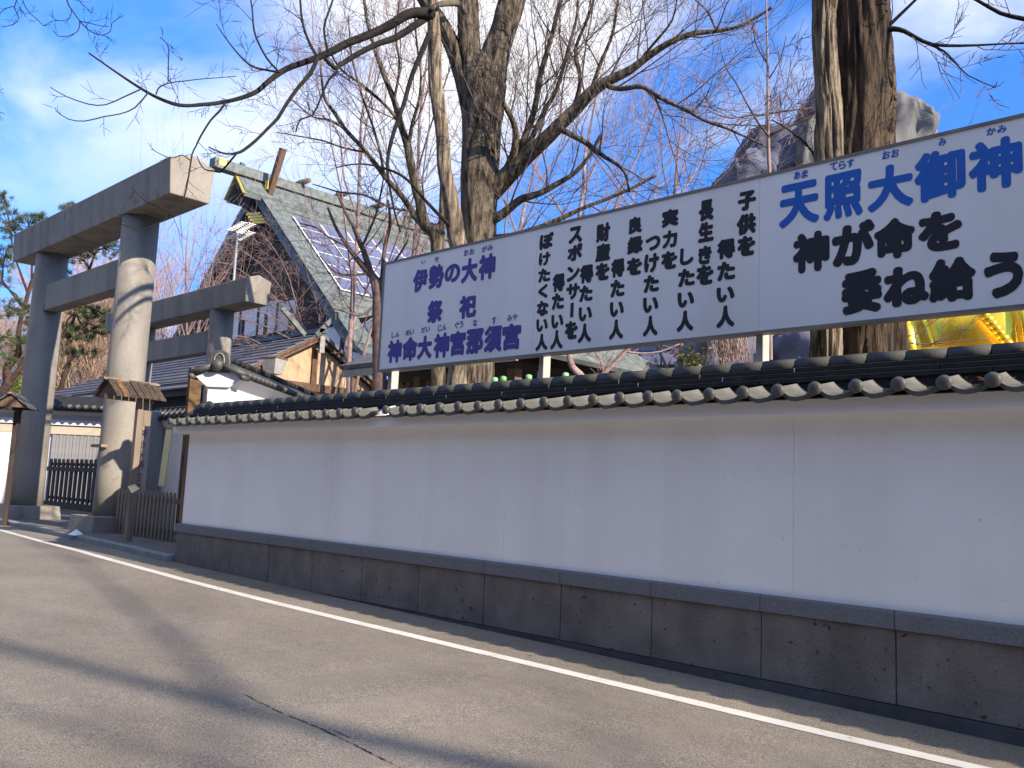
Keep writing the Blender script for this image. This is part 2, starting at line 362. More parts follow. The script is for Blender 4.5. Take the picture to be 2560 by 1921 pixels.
while x < WX1:
    if abs(x + PITCH / 2 - BR) > .16:
        link('pan_tile', pm, wall, (x, 0, rnd.uniform(-.003, .003)))
    if abs(x - BR) > .2: link('round_tile', rm, wall, (x, rnd.uniform(-.004, .004), rnd.uniform(-.004, .004)), (0, 0, rnd.uniform(-.0010, .0010)))
    x += PITCH
MB().prism([(BR - .14, 6.69, 2.385), (BR + .10, 6.69, 2.385), (BR + .02, 6.78, 2.5), (BR - .04, 6.78, 2.5)], (0, .3, .1)).build('valley_plaster', plaster2, wall)
MB().prism([(WX0 - .05, 6.66, 2.388), (WX0 - .05, 7.08, 2.52), (WX0 - .05, 7.5, 2.388)], (WX1 - WX0, 0, 0)).build('roof_bed', noshi, wall)
MB().box((WX0 - .04, 6.955, 2.40), (WX1, 7.2, 2.553)).build('ridge_bedding', noshi, wall)
bb = MB()
x = RX0
while x < WX1:
    bb.tube([(x, 7.12, 2.62), (x, 7.54, 2.45)], .045, 8); x += PITCH
tag(bb.build('back_slope_tiles', tilem, wall, True), kind='stuff')
RY = 7.08
for row, (z0, z1, hw, ln, off) in enumerate(((2.556, 2.600, .150, .92, .1), (2.604, 2.646, .128, .92, .55), (2.650, 2.690, .106, .92, .3))):
    x = WX0 - .05 + (.1 if row else 0); first = True
    while x < WX1:
        l = ln if not first else off + .2; first = False
        q = MB().box((x + .003, RY - hw, z0), (min(x + l, WX1) - .003, RY + hw, z1))
        q.build('ridge_course_tile', noshi, wall, bevel=.004)
        if rnd.random() < .5:
            MB().box((x + l - .004, RY - hw - .002, z0 + .002), (x + l + .004, RY - hw + .01, z1 - .004)).build('mortar_joint', mortar, wall)
        x += l
capm = MB()
capm.tube([(0.002, 0, 0), (.30, 0, 0)], [.062, .060], 14)
capm = capm.mesh('ridge_cap_tile', noshi, True); capm.materials[0] = mat('ridge_cap', (.05, .05, .046), .6, .3, 6, bump=.2, bscale=50)
x = WX0 - .02
while x < WX1:
    link('ridge_cap_tile', capm, wall, (x, RY, 2.725 + rnd.uniform(-.002, .002)), (0, rnd.uniform(-.006, .006), rnd.uniform(-.006, .006))); x += .305

# ---------------------------------------------------------------- billboard
SY = 7.7
SX0, SX1, SZ0, SZ1 = -10.03, 1.9, 3.18, 4.75
sign = thing('signboard', 'long white billboard of Japanese lettering raised on posts behind the wall', 'signboard')
pe = [SX0, -7.06, -4.1, -1.12, SX1]
for a, b in zip(pe, pe[1:]):
    MB().box((a + .0015, SY, SZ0 + .01), (b - .0015, SY + .03, SZ1 - .01)).build('sign_panel', signm, sign)
for z in (SZ0, SZ1): MB().box((SX0 - .02, SY - .012, z - .014), (SX1, SY + .1, z + .014)).build('frame_rail', signf, sign)
MB().box((SX0 - .022, SY - .013, SZ0 - .016), (SX0 + .006, SY + .1, SZ1 + .016)).build('frame_stile', signf, sign)
MB().box((SX0, SY + .034, SZ0 + .015), (SX1, SY + .04, SZ1 - .015)).build('backing', signf, sign)
for px_, py_ in ((982, 940), (1360, 900), (1905, 850)):
    x = onY(px_, py_, SY + .16).x
    MB().box((x - .04, SY + .11, 2.0), (x + .04, SY + .24, 4.6)).build('post', postm, sign, bevel=.006)
    MB().box((x - .075, SY + .13, 2.0), (x - .041, SY + .22, 3.0)).build('post_angle', postm, sign)
dgc = {}
def glyph_mesh(ch, off):
    if (ch, off) in dgc: return dgc[(ch, off)]
    c = bpy.data.curves.new('glyph', 'FONT'); c.body = ch; c.offset = off; c.resolution_u = 4
    o = bpy.data.objects.new('glyph', c); COL.objects.link(o)
    dg = bpy.context.evaluated_depsgraph_get(); me = bpy.data.meshes.new_from_object(o.evaluated_get(dg))
    vs = [v.co.copy() for v in me.vertices]; fs = [tuple(p.vertices) for p in me.polygons]
    bpy.data.objects.remove(o); bpy.data.meshes.remove(me)
    dgc[(ch, off)] = (vs, fs); return vs, fs
def lettering(parent, Y, items, m, org, sc, off=.022, name='lettering', rot=False):
    """items: (char, x0, x1, y0, y1) boxes; each glyph is fitted on the plane y = Y as a thin plate and thickened by a ring of shifted copies"""
    for ch, x0, x1, y0, y1 in items:
        X0, X1, Y0, Y1 = org[0] + x0 / sc, org[0] + x1 / sc, org[1] + y0 / sc, org[1] + y1 / sc
        xc, yc = (X0 + X1) / 2, (Y0 + Y1) / 2
        pc = onY(xc, yc, Y); q1 = proj(pc + Vector((.2, 0, 0))); sl_ = abs((q1[1] - yc) / (q1[0] - xc))
        w = X1 - X0; h = max((Y1 - Y0) - sl_ * w * .85, (Y1 - Y0) * .6)     # upright box on the board
        L_ = onY(X0, yc + sl_ * w / 2, Y).x; R_ = onY(X1, yc - sl_ * w / 2, Y).x
        zt = onY(xc, yc - h / 2, Y).z; zb = onY(xc, yc + h / 2, Y).z
        b = MB()
        if ch == '|':
            b.box((L_ + (R_-L_)*.2, Y - .004, zb), (R_ - (R_-L_)*.2, Y - .001, zt)); b.build(name, m, parent); continue
        rx, rz_ = off * (R_ - L_), off * (zt - zb)
        L_ += rx; R_ -= rx; zb += rz_; zt -= rz_
        vs, fs = glyph_mesh(ch, 0)
        a0 = min(v.x for v in vs); a1 = max(v.x for v in vs); c0_ = min(v.y for v in vs); c1_ = max(v.y for v in vs)
        nk = 10 if off > .02 else 6
        for k in range(nk + 1):
            ox, oz = (0, 0) if k == nk else (rx * math.cos(2*PI*k/nk), rz_ * math.sin(2*PI*k/nk))
            b.add([(L_ + (v.x - a0) / (a1 - a0) * (R_ - L_) + ox, Y - .0022 - k * .00015, zb + (v.y - c0_) / (c1_ - c0_) * (zt - zb) + oz) for v in vs], fs)
        b.build(name, m, parent, fix=False)
def pair(s, x0, x1, y0, y1, dy=0):      # several small characters side by side in one box
    n = len(s); w = (x1 - x0) / n; sl_ = .2
    return [(c, x0 + w * i + w * .06, x0 + w * (i + 1) - w * .06, y0 + (n-1-i) * w * sl_, y1 - i * w * sl_) for i, c in enumerate(s)]
O, K = (900, 550), 3.687
lettering(sign, SY, [('伊',490,625,440,675),('勢',635,775,400,645),('の',780,925,395,590),('大',935,1085,340,590),('神',1095,1250,300,565)], purple, O, K, .062)
lettering(sign, SY, [('祭',620,765,730,960),('祀',915,1075,680,920)], purple, O, K, .062)
lettering(sign, SY, [('神',255,385,1100,1325),('命',390,530,1070,1310),('大',530,665,1060,1290),('神',680,825,1035,1280),('宮',830,975,1015,1260),('那',980,1140,995,1245),('須',1145,1310,965,1230),('宮',1310,1485,945,1210)], purple, O, K, .062)
lettering(sign, SY, pair('い',565,605,370,412)+pair('せ',685,732,335,392)+pair('おお',955,1060,260,335)+pair('がみ',1120,1230,225,300)+pair('しん',290,365,1025,1090)+pair('めい',420,500,1005,1070)+pair('だい',562,648,980,1045)+pair('じん',718,800,955,1030)+pair('ぐう',872,955,930,1005)+pair('な',1040,1085,915,985)+pair('す',1215,1260,890,965)+pair('みや',1355,1455,865,940), purple, O, K, .03, 'small_lettering')
O, K = (1300, 420), 3.074
for col in (
    [('子',1675,1815,165,340),('供',1665,1815,340,525),('を',1670,1810,510,690)],
    [('得',1515,1655,535,710),('た',1515,1655,710,875),('い',1510,1650,905,1040),('人',1510,1650,1050,1235)],
    [('長',1375,1490,235,420),('生',1370,1490,405,580),('き',1370,1475,590,750),('を',1355,1490,735,910)],
    [('し',1230,1335,605,755),('た',1215,1345,765,920),('い',1210,1340,945,1080),('人',1205,1335,1090,1265)],
    [('実',1090,1220,305,465),('力',1095,1210,470,625),('を',1085,1210,630,790)],
    [('つ',965,1080,515,645),('け',955,1070,650,815),('た',950,1070,815,965),('い',945,1065,985,1120),('人',945,1060,1130,1300)],
    [('良',835,940,365,515),('縁',825,945,515,670),('を',820,940,680,835)],
    [('得',700,805,690,850),('た',695,805,850,1000),('い',690,800,1020,1150),('人',685,795,1160,1325)],
    [('財',585,695,415,580),('産',580,695,570,730),('を',580,690,720,875)],
    [('得',460,565,735,895),('た',455,560,895,1035),('い',450,555,1060,1185),('人',445,550,1190,1350)],
    [('ス',375,480,440,590),('ポ',365,480,575,725),('ン',360,460,745,880),('サ',355,460,880,1020),('|',380,420,1035,1150),('を',345,445,1170,1325)],
    [('得',250,345,805,960),('た',245,340,955,1095),('い',240,335,1120,1240),('人',235,330,1240,1400)],
    [('ぼ',150,260,490,635),('け',145,235,640,760),('た',140,235,765,885),('く',140,215,890,1010),('な',130,220,1015,1145),('い',125,215,1155,1265),('人',120,215,1270,1410)]):
    lettering(sign, SY, col, black, O, K, .072)
O, K = (1850, 250), 2.766
lettering(sign, SY, [('天',270,550,545,895),('照',575,850,475,845),('大',880,1200,420,785),('御',1205,1560,315,725),('神',1580,1955,235,655)], blue, O, K, .05)
lettering(sign, SY, pair('あま',370,475,480,555)+pair('てらす',620,795,405,495)+pair('おお',980,1105,335,415)+pair('み',1370,1430,260,325)+pair('かみ',1700,1850,170,250), blue, O, K, .04, 'small_lettering')
lettering(sign, SY, [('神',365,620,895,1210),('が',635,935,820,1165),('命',925,1215,795,1120),('を',1230,1540,745,1070)], black, O, K, .068)
lettering(sign, SY, [('委',700,985,1155,1495),('ね',990,1310,1130,1445),('給',1305,1635,1070,1415),('う',1685,1960,1030,1385)], black, O, K, .068)

# ---------------------------------------------------------------- torii
def torii(label, xr, xl, y, ztop, bx0, bx1, rad, bh, bw, nz0, nz1, base):
    t = thing('torii_gate', label, 'torii')
    gz = g(-20) + .1
    for x in (xr, xl):
        n = 40
        p = MB().tube([(x, y, gz + (.32 if base else 0)), (x, y, gz + 1.2), (x, y, 3), (x, y, ztop - bh + .05)], [rad * 1.04, rad * 1.02, rad, rad * .985], n).build('pillar', concrete, t, True)
        if base:
            MB().add([(x + a * w, y + b_ * w, z) for z, w in ((gz - .1, .70), (gz + .34, .64)) for a, b_ in ((-1,-1),(1,-1),(1,1),(-1,1))],
                     [(0,1,2,3),(4,5,6,7),(0,1,5,4),(1,2,6,5),(2,3,7,6),(3,0,4,7)]).build('plinth', concrete, t, bevel=.01)
    prof = [(-.44*bw, ztop - bh), (-.5*bw, ztop - .17*bh), (0, ztop), (.5*bw, ztop - .17*bh), (.44*bw, ztop - bh)]
    MB().prism([(bx0, y + a, z) for a, z in prof], (bx1 - bx0, 0, 0)).build('top_beam', concrete, t, bevel=.012)
    MB().box((xl, y - bw*.2, nz0), (xr, y + bw*.2, nz1)).build('tie_beam', concrete, t, bevel=.01)
    return t
t1y = 8.3
xr = onY(327, 875, t1y).x; xl = onY(111, 875, t1y).x
torii('large grey concrete torii gate standing nearest the road left of the wall', xr, xl, 8.25, 8.38, -27.4, -17.62, .405, .95, 1.0, 5.82, 6.52, True)
x2 = onY(556, 830, 12).x
torii('smaller grey concrete torii gate behind the large one', x2, x2 - 5.0, 11.95, 7.02, -30.2, -21.02, .33, .78, .76, 5.08, 5.70, False)

# ---------------------------------------------------------------- notice boards, monument, fences
def place(o, p, rz=0): o.location = p; o.rotation_euler.z = rz; return o
nb = thing('notice_board', 'wooden notice board with a small orange-stained plank roof in front of the torii pillar', 'notice board')
wo2 = mat('mossy_board', (.045, .036, .027), .85, .5, 12, col2=(.10, .072, .05), bump=.4); wo3 = mat('rust_stained_board', (.09, .05, .03), .85, .5, 10, col2=(.24, .13, .05), bump=.4)
def nb_build(o, ln, zt, facing=0, roofm=[wood_o, wo2, wo3, wo2], post=wood_w):
    # local frame: ridge along Y, posts at y=0 and y=ln
    MB().box((-.055, -.065, -.2), (.055, .065, zt)).build('post', post, o, bevel=.006)
    MB().box((-.05, .07, zt - .5), (.05, .22, zt)).build('strut', post, o)
    MB().bar((0, -ln, zt), (0, ln * .36, zt), .1, .1).build('ridge_beam', post, o)
    n = 7; y0 = -ln - .02; y1 = ln * .42
    for s_ in (-1, 1):
        for k in range(n):
            a = y0 + (y1 - y0) * k / n; b = y0 + (y1 - y0) * (k + 1) / n - .016; h = rnd.uniform(0, .025)
            MB().prism([(s_*.03, a, zt + .30 + h), (s_*.03, b, zt + .30 + h), (s_*.42, b, zt - .02 + h), (s_*.42, a, zt - .02 + h)], (0, 0, .028)).build('roof_board', rnd.choice(roofm) if isinstance(roofm, list) else roofm, o)
    MB().prism([(-.06, y0 - .06, zt + .31), (0, y0 - .06, zt + .36), (.06, y0 - .06, zt + .31)], (0, y1 - y0 + .12, 0)).build('ridge_cap', wood_w, o)
    for y in (y0 + .06, y1 - .08): MB().prism([(-.36, y, zt), (.36, y, zt), (0, y, zt + .28)], (0, .02, 0)).build('gable_board', wood_b, o)
nb_build(nb, .72, 2.72)
pn = at(322, 1314, 16.9); place(nb, (pn.x, pn.y, g(-20) + .1), R(8))
nb2 = thing('notice_board', 'dark roofed notice board cut by the left edge of the photo', 'notice board')
nb_build(nb2, .8, 2.75, roofm=mat('dark_roof_boards', (.10, .10, .12), .7, .4, 8), post=wood_d)
pn = at(14, 1290, 21.5); place(nb2, (pn.x, pn.y, g(-20) + .1), R(60))
# name pillar
mo = thing('stone_pillar', 'tall square stone pillar with red carved characters beside the picket fence', 'stone pillar')
pm_ = at(381, 1029, 21.0); mw = .35
zt = pm_.z; mx0, mx1, my0, my1 = pm_.x - mw, pm_.x, pm_.y, pm_.y + .30
MB().add([(mx0, my0, -.2), (mx1, my0, -.2), (mx1, my1, -.2), (mx0, my1, -.2), (mx0, my0, zt), (mx1, my0, zt), (mx1, my1, zt - .01), (mx0, my1, zt - .01), ((mx0+mx1)/2, (my0+my1)/2, zt + .05)],
         [(0,3,2,1),(0,1,5,4),(1,2,6,5),(2,3,7,6),(3,0,4,7),(4,5,8),(5,6,8),(6,7,8),(7,4,8)]).build('shaft', stone_m, mo)
lettering(mo, my0, [('神',1064,1108,670,745),('命',1056,1098,760,825),('大',1052,1092,845,900),('神',1043,1086,905,985),('宮',1032,1072,1000,1068),('那',1030,1070,1082,1140)], red, (0, 850), 3.019, .01)
def pickets(name, label, xs_, y, z0, z1, w, m, rail=True, pointed=True):
    f = thing(name, label, 'fence')
    pk = MB(); h = z1 - z0
    if pointed: pk.prism([(-w/2, 0, 0), (w/2, 0, 0), (w/2, 0, h - .09), (w*.32, 0, h - .03), (0, 0, h), (-w*.32, 0, h - .03), (-w/2, 0, h - .09)], (0, .035, 0))
    else: pk.prism([(-w/2, 0, 0), (w/2, 0, 0), (w/2, 0, h - .06), (w*.35, 0, h - .012), (0, 0, h), (-w*.35, 0, h - .012), (-w/2, 0, h - .06)], (0, .04, 0))
    me = pk.mesh('picket', m)
    for x in xs_: link('picket', me, f, (x, y, z0 + rnd.uniform(-.008, .008)), (0, rnd.uniform(-.008, .008), 0))
    if rail:
        for z in (z0 + .22, z1 - .22): MB().box((min(xs_) - .1, y + .037, z), (max(xs_) + .1, y + .09, z + .09)).build('rail', m, f)
    return f
xa = -19.3; xb = onY(450, 1280, 8.2).x
n = 15
pickets('picket_fence', 'low weathered picket fence around the foot of the stone pillar', [xa + (xb - xa) * i / n for i in range(n + 1)], 8.05, .2, 1.24, .085, wood_w)
xa = onY(116, 1200, 10.9).x; xb = onY(262, 1220, 10.9).x
n = 15
gf = pickets('wooden_gate', 'dark wooden slatted gate closed between the two big torii pillars', [xa + .2 + (xb + .8 - xa) * i / n for i in range(n + 1)], 10.9, .42, 1.97, .2, wood_d, True, False)
MB().box((xa, 10.83, 1.56), (xb + 1, 10.89, 1.7)).build('top_rail', wood_d, gf)
MB().box((xa, 10.84, .36), (xb + 1, 11.0, .56)).build('bottom_rail', wood_d, gf)
sh = tag(MB().box((0, 0, 0), (.26, .09, .045)).build('wooden_shelf', wood_w), 'small pale wooden shelf fixed to the right torii pillar', 'shelf')
ps = onY(268, 1117, 7.8)
sh.location = (xr - .30, 8.25 - .50, 3.0 if False else onY(290, 1118, 7.8).z); sh.scale = (2.2, 1.6, 1.4)
pp = onG(190, 1338, .1)
tag(MB().add([(-.16, -.1, 0), (.16, -.08, 0), (.12, .1, .02), (-.1, .12, .01), (0, 0, .12)], [(0,1,4),(1,2,4),(2,3,4),(3,0,4)]).build('paper_scrap', paper), 'crumpled scrap of white paper lying on the kerb', 'litter').location = pp
# bits of yellow leaf
lf = MB().add([(-.06, 0, 0), (0, .05, .01), (.07, .03, 0), (.03, -.05, .02)], [(0, 1, 2, 3)])
o = tag(lf.build('fallen_leaf', yellow), 'yellow leaf caught on the notice board post', 'leaf'); o.location = at(331, 1222, 16.7); o.rotation_euler = (R(70), R(20), R(40)); o.scale = (1.8,) * 3

# ---------------------------------------------------------------- small tiled-roof walls behind
def tiled_wall(label, p0, d, ln, wt, zt, zb, roofw, ridgetop, oni=False, wallm=plaster2, n_t=None):
    """wall from p0 running along unit vector d; local x along it"""
    w = thing('tiled_wall', label, 'wall')
    w.location = (p0[0], p0[1], 0); w.rotation_euler.z = math.atan2(d[1], d[0])
    h = roofw / 2
    MB().box((0, -wt/2, zb), (ln, wt/2, zt - .3)).build('plaster_face', wallm, w)
    MB().prism([(-.06, -h + .06, zt - .10), (-.06, -wt/2 - .08, zt - .24), (-.06, -wt/2 - .003, zt - .30), (-.06, wt/2 + .003, zt - .30), (-.06, wt/2 + .08, zt - .24), (-.06, h - .06, zt - .10), (-.06, 0, zt + .12)], (ln, 0, 0)).build('cornice', plaster2, w)
    MB().prism([(-.1, -h, zt - .10), (-.1, 0, zt + .13), (-.1, h, zt - .10), (-.1, h, zt - .06), (-.1, 0, zt + .19), (-.1, -h, zt - .06)], (ln, 0, 0)).build('roof_bed', noshi, w)
    nt_ = int(ln / .26)
    rt_ = MB().tube([(0, -h - .03, zt - .05), (0, -.08, zt + .18)], .05, 10); rt_.tube([(0, h + .03, zt - .05), (0, .08, zt + .18)], .05, 10)
    me = rt_.mesh('round_tile', tilem, True)
    for i in range(nt_ + 1): link('round_tile', me, w, (-.05 + i * .26, 0, 0))
    for k_, hw in enumerate((.13, .11)): MB().box((-.06, -hw, zt + .14 + k_ * .045), (ln, hw, zt + .182 + k_ * .045)).build('ridge_course_tile', noshi, w)
    cm = MB().tube([(0.003, 0, 0), (.3, 0, 0)], .07, 12).mesh('ridge_cap_tile', noshi, True)
    for i in range(int(ln / .305)): link('ridge_cap_tile', cm, w, (i * .305, 0, ridgetop - .07))
    if oni:
        sh_ = []
        for a in range(0, 181, 15): sh_.append((-.11, .2 * math.cos(R(a)), ridgetop - .12 + .17 * math.sin(R(a))))
        sh_ += [(-.11, -.22, zt - .02), (-.11, .22, zt - .02)]
        MB().prism(sh_, (.09, 0, 0)).build('ridge_end_tile', tilem, w, bevel=.012)
        arc = [(-.12, .1 * math.cos(R(a)), ridgetop - .15 + .13 * math.sin(R(a))) for a in range(180, -1, -20)]
        MB().tube([(-.12, -.1, zt + .08)] + arc + [(-.12, .1, zt + .0)], .013, 8).build('ridge_end_moulding', kerbm, w, True)
        bm_ = bmesh.new(); bmesh.ops.create_uvsphere(bm_, u_segments=20, v_segments=12, radius=.115); me = bpy.data.meshes.new('round_end'); bm_.to_mesh(me); bm_.free()
        me.materials.append(tilem); me.polygons.foreach_set('use_smooth', [True] * len(me.polygons)); link('round_end', me, w, (-.17, 0, zt + .12))
        for s_ in (-1, 1):
            MB().tube([(-.15, s_*.08, zt + .12), (-.15, s_ * (h + .03), zt - .055)], .055, 12).build('verge_tile', tilem, w, True)
            MB().tube([(-.2, s_ * (h - .02), zt - .11), (.1, s_ * (h - .02), zt - .11)], .055, 12).build('corner_tile', tilem, w, True)
    return w
pw = at(548, 970, 17.4)
tiled_wall('white wall with a tiled ridge and round end tile rising behind the street wall', (pw.x, pw.y), (-.655, .756), 7.5, .45, 3.64, 0.2, 1.07, 4.02, True)
wx0, wx1 = -17.25, onY(384, 1100, 9.75).x
tiled_wall('pale inner wall with small tiled roof seen between stone pillar and street wall', (wx0, 9.75), (-1, 0), wx0 - wx1, .25, onY(430, 1040, 9.75).z - .05, .2, .7, onY(430, 1040, 9.75).z + .22, False, plaster)
# return wall from the end of the street wall back to the ridge-ended wall
pr = Vector((-14.12, 7.28, 0)); pl = Vector((-17.0, 8.72, 0)); dv = (pl - pr).normalized()
tiled_wall('short white return wall joining the end of the street wall to the taller tiled wall', (pr.x, pr.y), (dv.x, dv.y), 3.1, .28, 2.60, .2, .6, 2.86)
yb = tag(MB().box((0, 0, 0), (.13, .05, 1.2)).build('sunlit_cream', yellow), 'narrow cream panel standing in for a sunlit strip of wall behind the stone pillar', 'board')
yb.location = at(395, 1215, 18.6); yb.rotation_euler = (0, R(3), R(40))  # panel added in place of a sunlit strip of cream wall
tag(MB().box((-.05, -.15, -2.7), (.06, .13, .93)).build('gate_post', wood_o), 'square timber post lit orange beside the ridge end tile', 'post').location = at(482, 1022, 20)

# gate building with shutters, seen between the torii pillars
D = 33
gp0 = at(60, 1150, D); gp1 = at(330, 1160, D); dv = (gp1 - gp0); dv.z = 0; ln = dv.length * 1.6; dv.normalize(); gp0 = gp0 - dv * 3.0; ln += 3
gt = thing('shuttered_gatehouse', 'white gatehouse with grey corrugated shutter behind the slatted gate', 'building')
gt.location = (gp0.x, gp0.y, 0); gt.rotation_euler.z = math.atan2(dv.y, dv.x)
def zat(y, D=33, x=190): return at(x, y, D).z
MB().box((0, .2, 0), (ln, .5, zat(1030))).build('back_wall', ochre if False else plaster2, gt)
MB().box((0, -.05, zat(1038)), (ln, .19, zat(1029))).build('upper_cornice', plaster2, gt)
MB().box((0, -.02, zat(1064)), (ln, .18, zat(1050))).build('lower_cornice', plaster2, gt)
MB().box((0, .05, zat(1087)), (ln, .19, zat(1066))).build('lintel', mat('tan_plaster', (.5, .44, .35), .85, .05), gt)
s0 = (at(125, 1100, D) - gp0).dot(dv); s1 = (at(300, 1100, D) - gp0).dot(dv)
m_ = MB().box((0, 0, 0), (.115, .05, zat(1088) - .2)).mesh('shutter_slat', shutterm)
k = 0
while s0 + k * .13 < s1 + 2: link('shutter_slat', m_, gt, (s0 + k * .13, .08 + (k % 2) * .02, .2)); k += 1
MB().box((0, .03, 0), (s0 - .4, .19, zat(1088))).build('side_wall', plaster, gt)
rb = MB().prism([(-.2, -.66, zat(1024)), (-.2, -.5, zat(1012)), (-.2, .3, zat(988)), (-.2, .3, zat(1022))], (ln, 0, 0)).build('roof', noshi, gt)
me = MB().tube([(0, -.74, zat(1021)), (0, -.3, zat(1014))], .075, 10).mesh('round_tile', tilem, True)
for i in range(int(ln / .3)): link('round_tile', me, gt, (i * .3, 0, 0))

# ---------------------------------------------------------------- building A : long bark roof with ochre gable
A = thing('gabled_hall', 'low hall with ochre plaster gable and long grey shingle roof behind the torii', 'building')
AX = -27.05; ry, rz = 17.82, 6.93
el = onY(430, 973, 13.6); er = onX(600, 928, AX)
slA = (rz - el.z) / (ry - el.y)
hipx = at(300, 930, 38).x
ex0 = AX + .45
def slab(name, quad, th, m, parent, bevel=0):
    n_ = (Vector(quad[1]) - Vector(quad[0])).cross(Vector(quad[2]) - Vector(quad[0])).normalized()
    if n_.z < 0: n_ = -n_
    return MB().prism(quad, n_ * -th).build(name, m, parent, bevel=bevel)
rl = -39.5; ehl = -45.0
for k_ in range(12):     # courses of bark shingle stepping down the slope
    a, b = k_ / 12, (k_ + 1) / 12 + .012
    ya, yb_ = ry - (ry - 13.6) * a, ry - (ry - 13.6) * b
    za_, zb_ = rz - slA * (ry - ya), rz - slA * (ry - yb_)
    xl_a, xl_b = rl + (ehl - rl) * a, rl + (ehl - rl) * b
    slab('shingle_course', [(ex0, ya, za_ + .0), (xl_a, ya, za_), (xl_b, yb_, zb_ + .045), (ex0, yb_, zb_ + .045)], .06, barkroof, A)
slab('rear_roof_slope', [(ex0, ry, rz), (rl, ry, rz), (ehl, ry + 4.2, rz - 4.2 * slA), (ex0, ry + 4.2, rz - 4.2 * slA)], .12, barkroof, A)
slab('hip_slope', [(rl, ry, rz), (ehl, 13.6, el.z), (ehl, ry + 4.2, el.z)], .12, barkroof, A)
MB().box((rl, ry - .17, rz - .03), (ex0 + .05, ry + .17, rz + .13)).build('ridge', copperd, A)
MB().box((ehl, 13.66, el.z - .25), (ex0 - .1, 13.78, el.z - .04)).build('eave_fascia', wood_d, A)
gzb = onX(729, 953, AX).z
for s_ in (-1, 1):
    e_ = ry + s_ * 4.2
    for j_, (off_, th_) in enumerate(((.0, .10), (.13, .12))):
        MB().bar((AX + .38 - j_ * .08, ry, rz - .1 - off_), (AX + .38 - j_ * .08, e_, rz - .1 - off_ - 4.2 * slA), .07, th_).build('bargeboard', wood_b, A)
MB().prism([(AX, ry - 2.9, gzb), (AX, ry + 2.9, gzb), (AX, ry, rz - .35)], (-.12, 0, 0)).build('gable_plaster', ochre, A)
MB().box((AX - .05, ry - 3.8, gzb - .28), (AX + .1, ry + 3.8, gzb)).build('tie_beam', wood_b, A)
MB().box((AX + .0, ry - .11, gzb), (AX + .09, ry + .11, rz - .6)).build('king_post', wood_b, A)
for y_ in (ry + 1.75, ry - 1.75): MB().box((AX, y_ - .1, gzb - 2), (AX + .11, y_ + .1, rz - abs(y_ - ry) * slA - .3)).build('post', wood_b, A)
MB().box((AX + .39, ry - .1, rz - .75), (AX + .48, ry + .1, rz - .15)).build('gable_pendant', wood_g, A)
MB().box((AX + .35, ry - 2.25, rz - 2.25), (AX + .46, ry - 2.05, rz - 1.65)).build('gable_pendant', wood_g, A)
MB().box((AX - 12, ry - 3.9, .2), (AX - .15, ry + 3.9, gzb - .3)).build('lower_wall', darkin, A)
MB().box((AX - .1, ry - 3.0, gzb - 2.4), (AX + .0, ry + 3.0, gzb - .29)).build('end_wall', ochre, A)
for s_, tip, bot in ((-1, (705, 770), (762, 838)), (1, (845, 784), (790, 838))):
    MB().bar(onX(*tip, AX + .45), onX(*bot, AX + .45), .1, .16).build('forked_finial', copper, A)
sp = thing('hanging_lantern', 'tapered pale grey box lantern hanging under the hall gable', 'lantern')
c_ = at(684, 918, 30)
sp.location = c_; sp.rotation_euler.z = R(20)
MB().add([(a * w, b * w, z) for z, w in ((.27, .32), (-.25, .22)) for a, b in ((-1,-1),(1,-1),(1,1),(-1,1))], [(3,2,1,0),(4,5,6,7),(0,1,5,4),(1,2,6,5),(2,3,7,6),(3,0,4,7)]).build('lantern_body', wood_g, sp)
MB().box((-.34, -.34, .27), (.34, .34, .31)).build('lantern_top', wood_b, sp)

# ---------------------------------------------------------------- building B : dark timber pavilion behind the sign
B = thing('timber_pavilion', 'dark open timber pavilion with grey hipped roof mostly hidden by the billboard', 'building')
c1 = at(849, 915, 23); by = c1.y; ez = c1.z
c2 = onY(1290, 935, by); bx0, bx1 = c1.x, c2.x
my_ = by + 3.2; rzb = ez + 1.9
slab('front_roof_slope', [(bx0, by, ez), (bx1, by, ez), (bx1 - 2.2, my_, rzb), (bx0 + 2.2, my_, rzb)], .12, barkroof, B)
slab('side_roof_slope', [(bx0, by, ez), (bx0 + 2.2, my_, rzb), (bx0, by + 6.4, ez)], .12, barkroof, B)
slab('side_roof_slope', [(bx1, by, ez), (bx1 - 2.2, my_, rzb), (bx1, by + 6.4, ez)], .12, copper, B)
slab('rear_roof_slope', [(bx0, by + 6.4, ez), (bx1, by + 6.4, ez), (bx1 - 2.2, my_, rzb), (bx0 + 2.2, my_, rzb)], .12, barkroof, B)
MB().box((bx0 + .05, by + .03, ez - .3), (bx1 - .05, by + .1, ez - .13)).build('eave_fascia', wood_g, B)
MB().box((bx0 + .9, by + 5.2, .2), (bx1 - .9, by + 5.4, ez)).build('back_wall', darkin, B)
MB().box((bx0 + .9, by + .9, ez - .42), (bx1 - .9, by + 1.1, ez - .16)).build('eave_beam', wood_d, B)
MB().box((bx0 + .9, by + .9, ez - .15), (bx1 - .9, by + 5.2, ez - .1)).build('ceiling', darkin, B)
nps = 5
for i in range(nps):
    x = bx0 + 1.0 + (bx1 - bx0 - 2.0) * i / (nps - 1)
    MB().box((x - .13, by + .88, .2), (x + .13, by + 1.12, ez - .3)).build('post', wood_b, B)
    for s_ in (-1, 1):
        if 0 < i + s_ * .5 < nps - 1: MB().bar((x + s_ * .1, by + 1, ez - 1.15), (x + s_ * .75, by + 1, ez - .4), .14, .16).build('brace', wood_b, B)
sl_m = MB().box((0, 0, 0), (.24, .04, 1.5)).mesh('slat', wood_b)
x = bx0 + 1.2
while x < bx0 + 5.2: link('slat', sl_m, B, (x, by + 1.2, 1.75)); x += .3

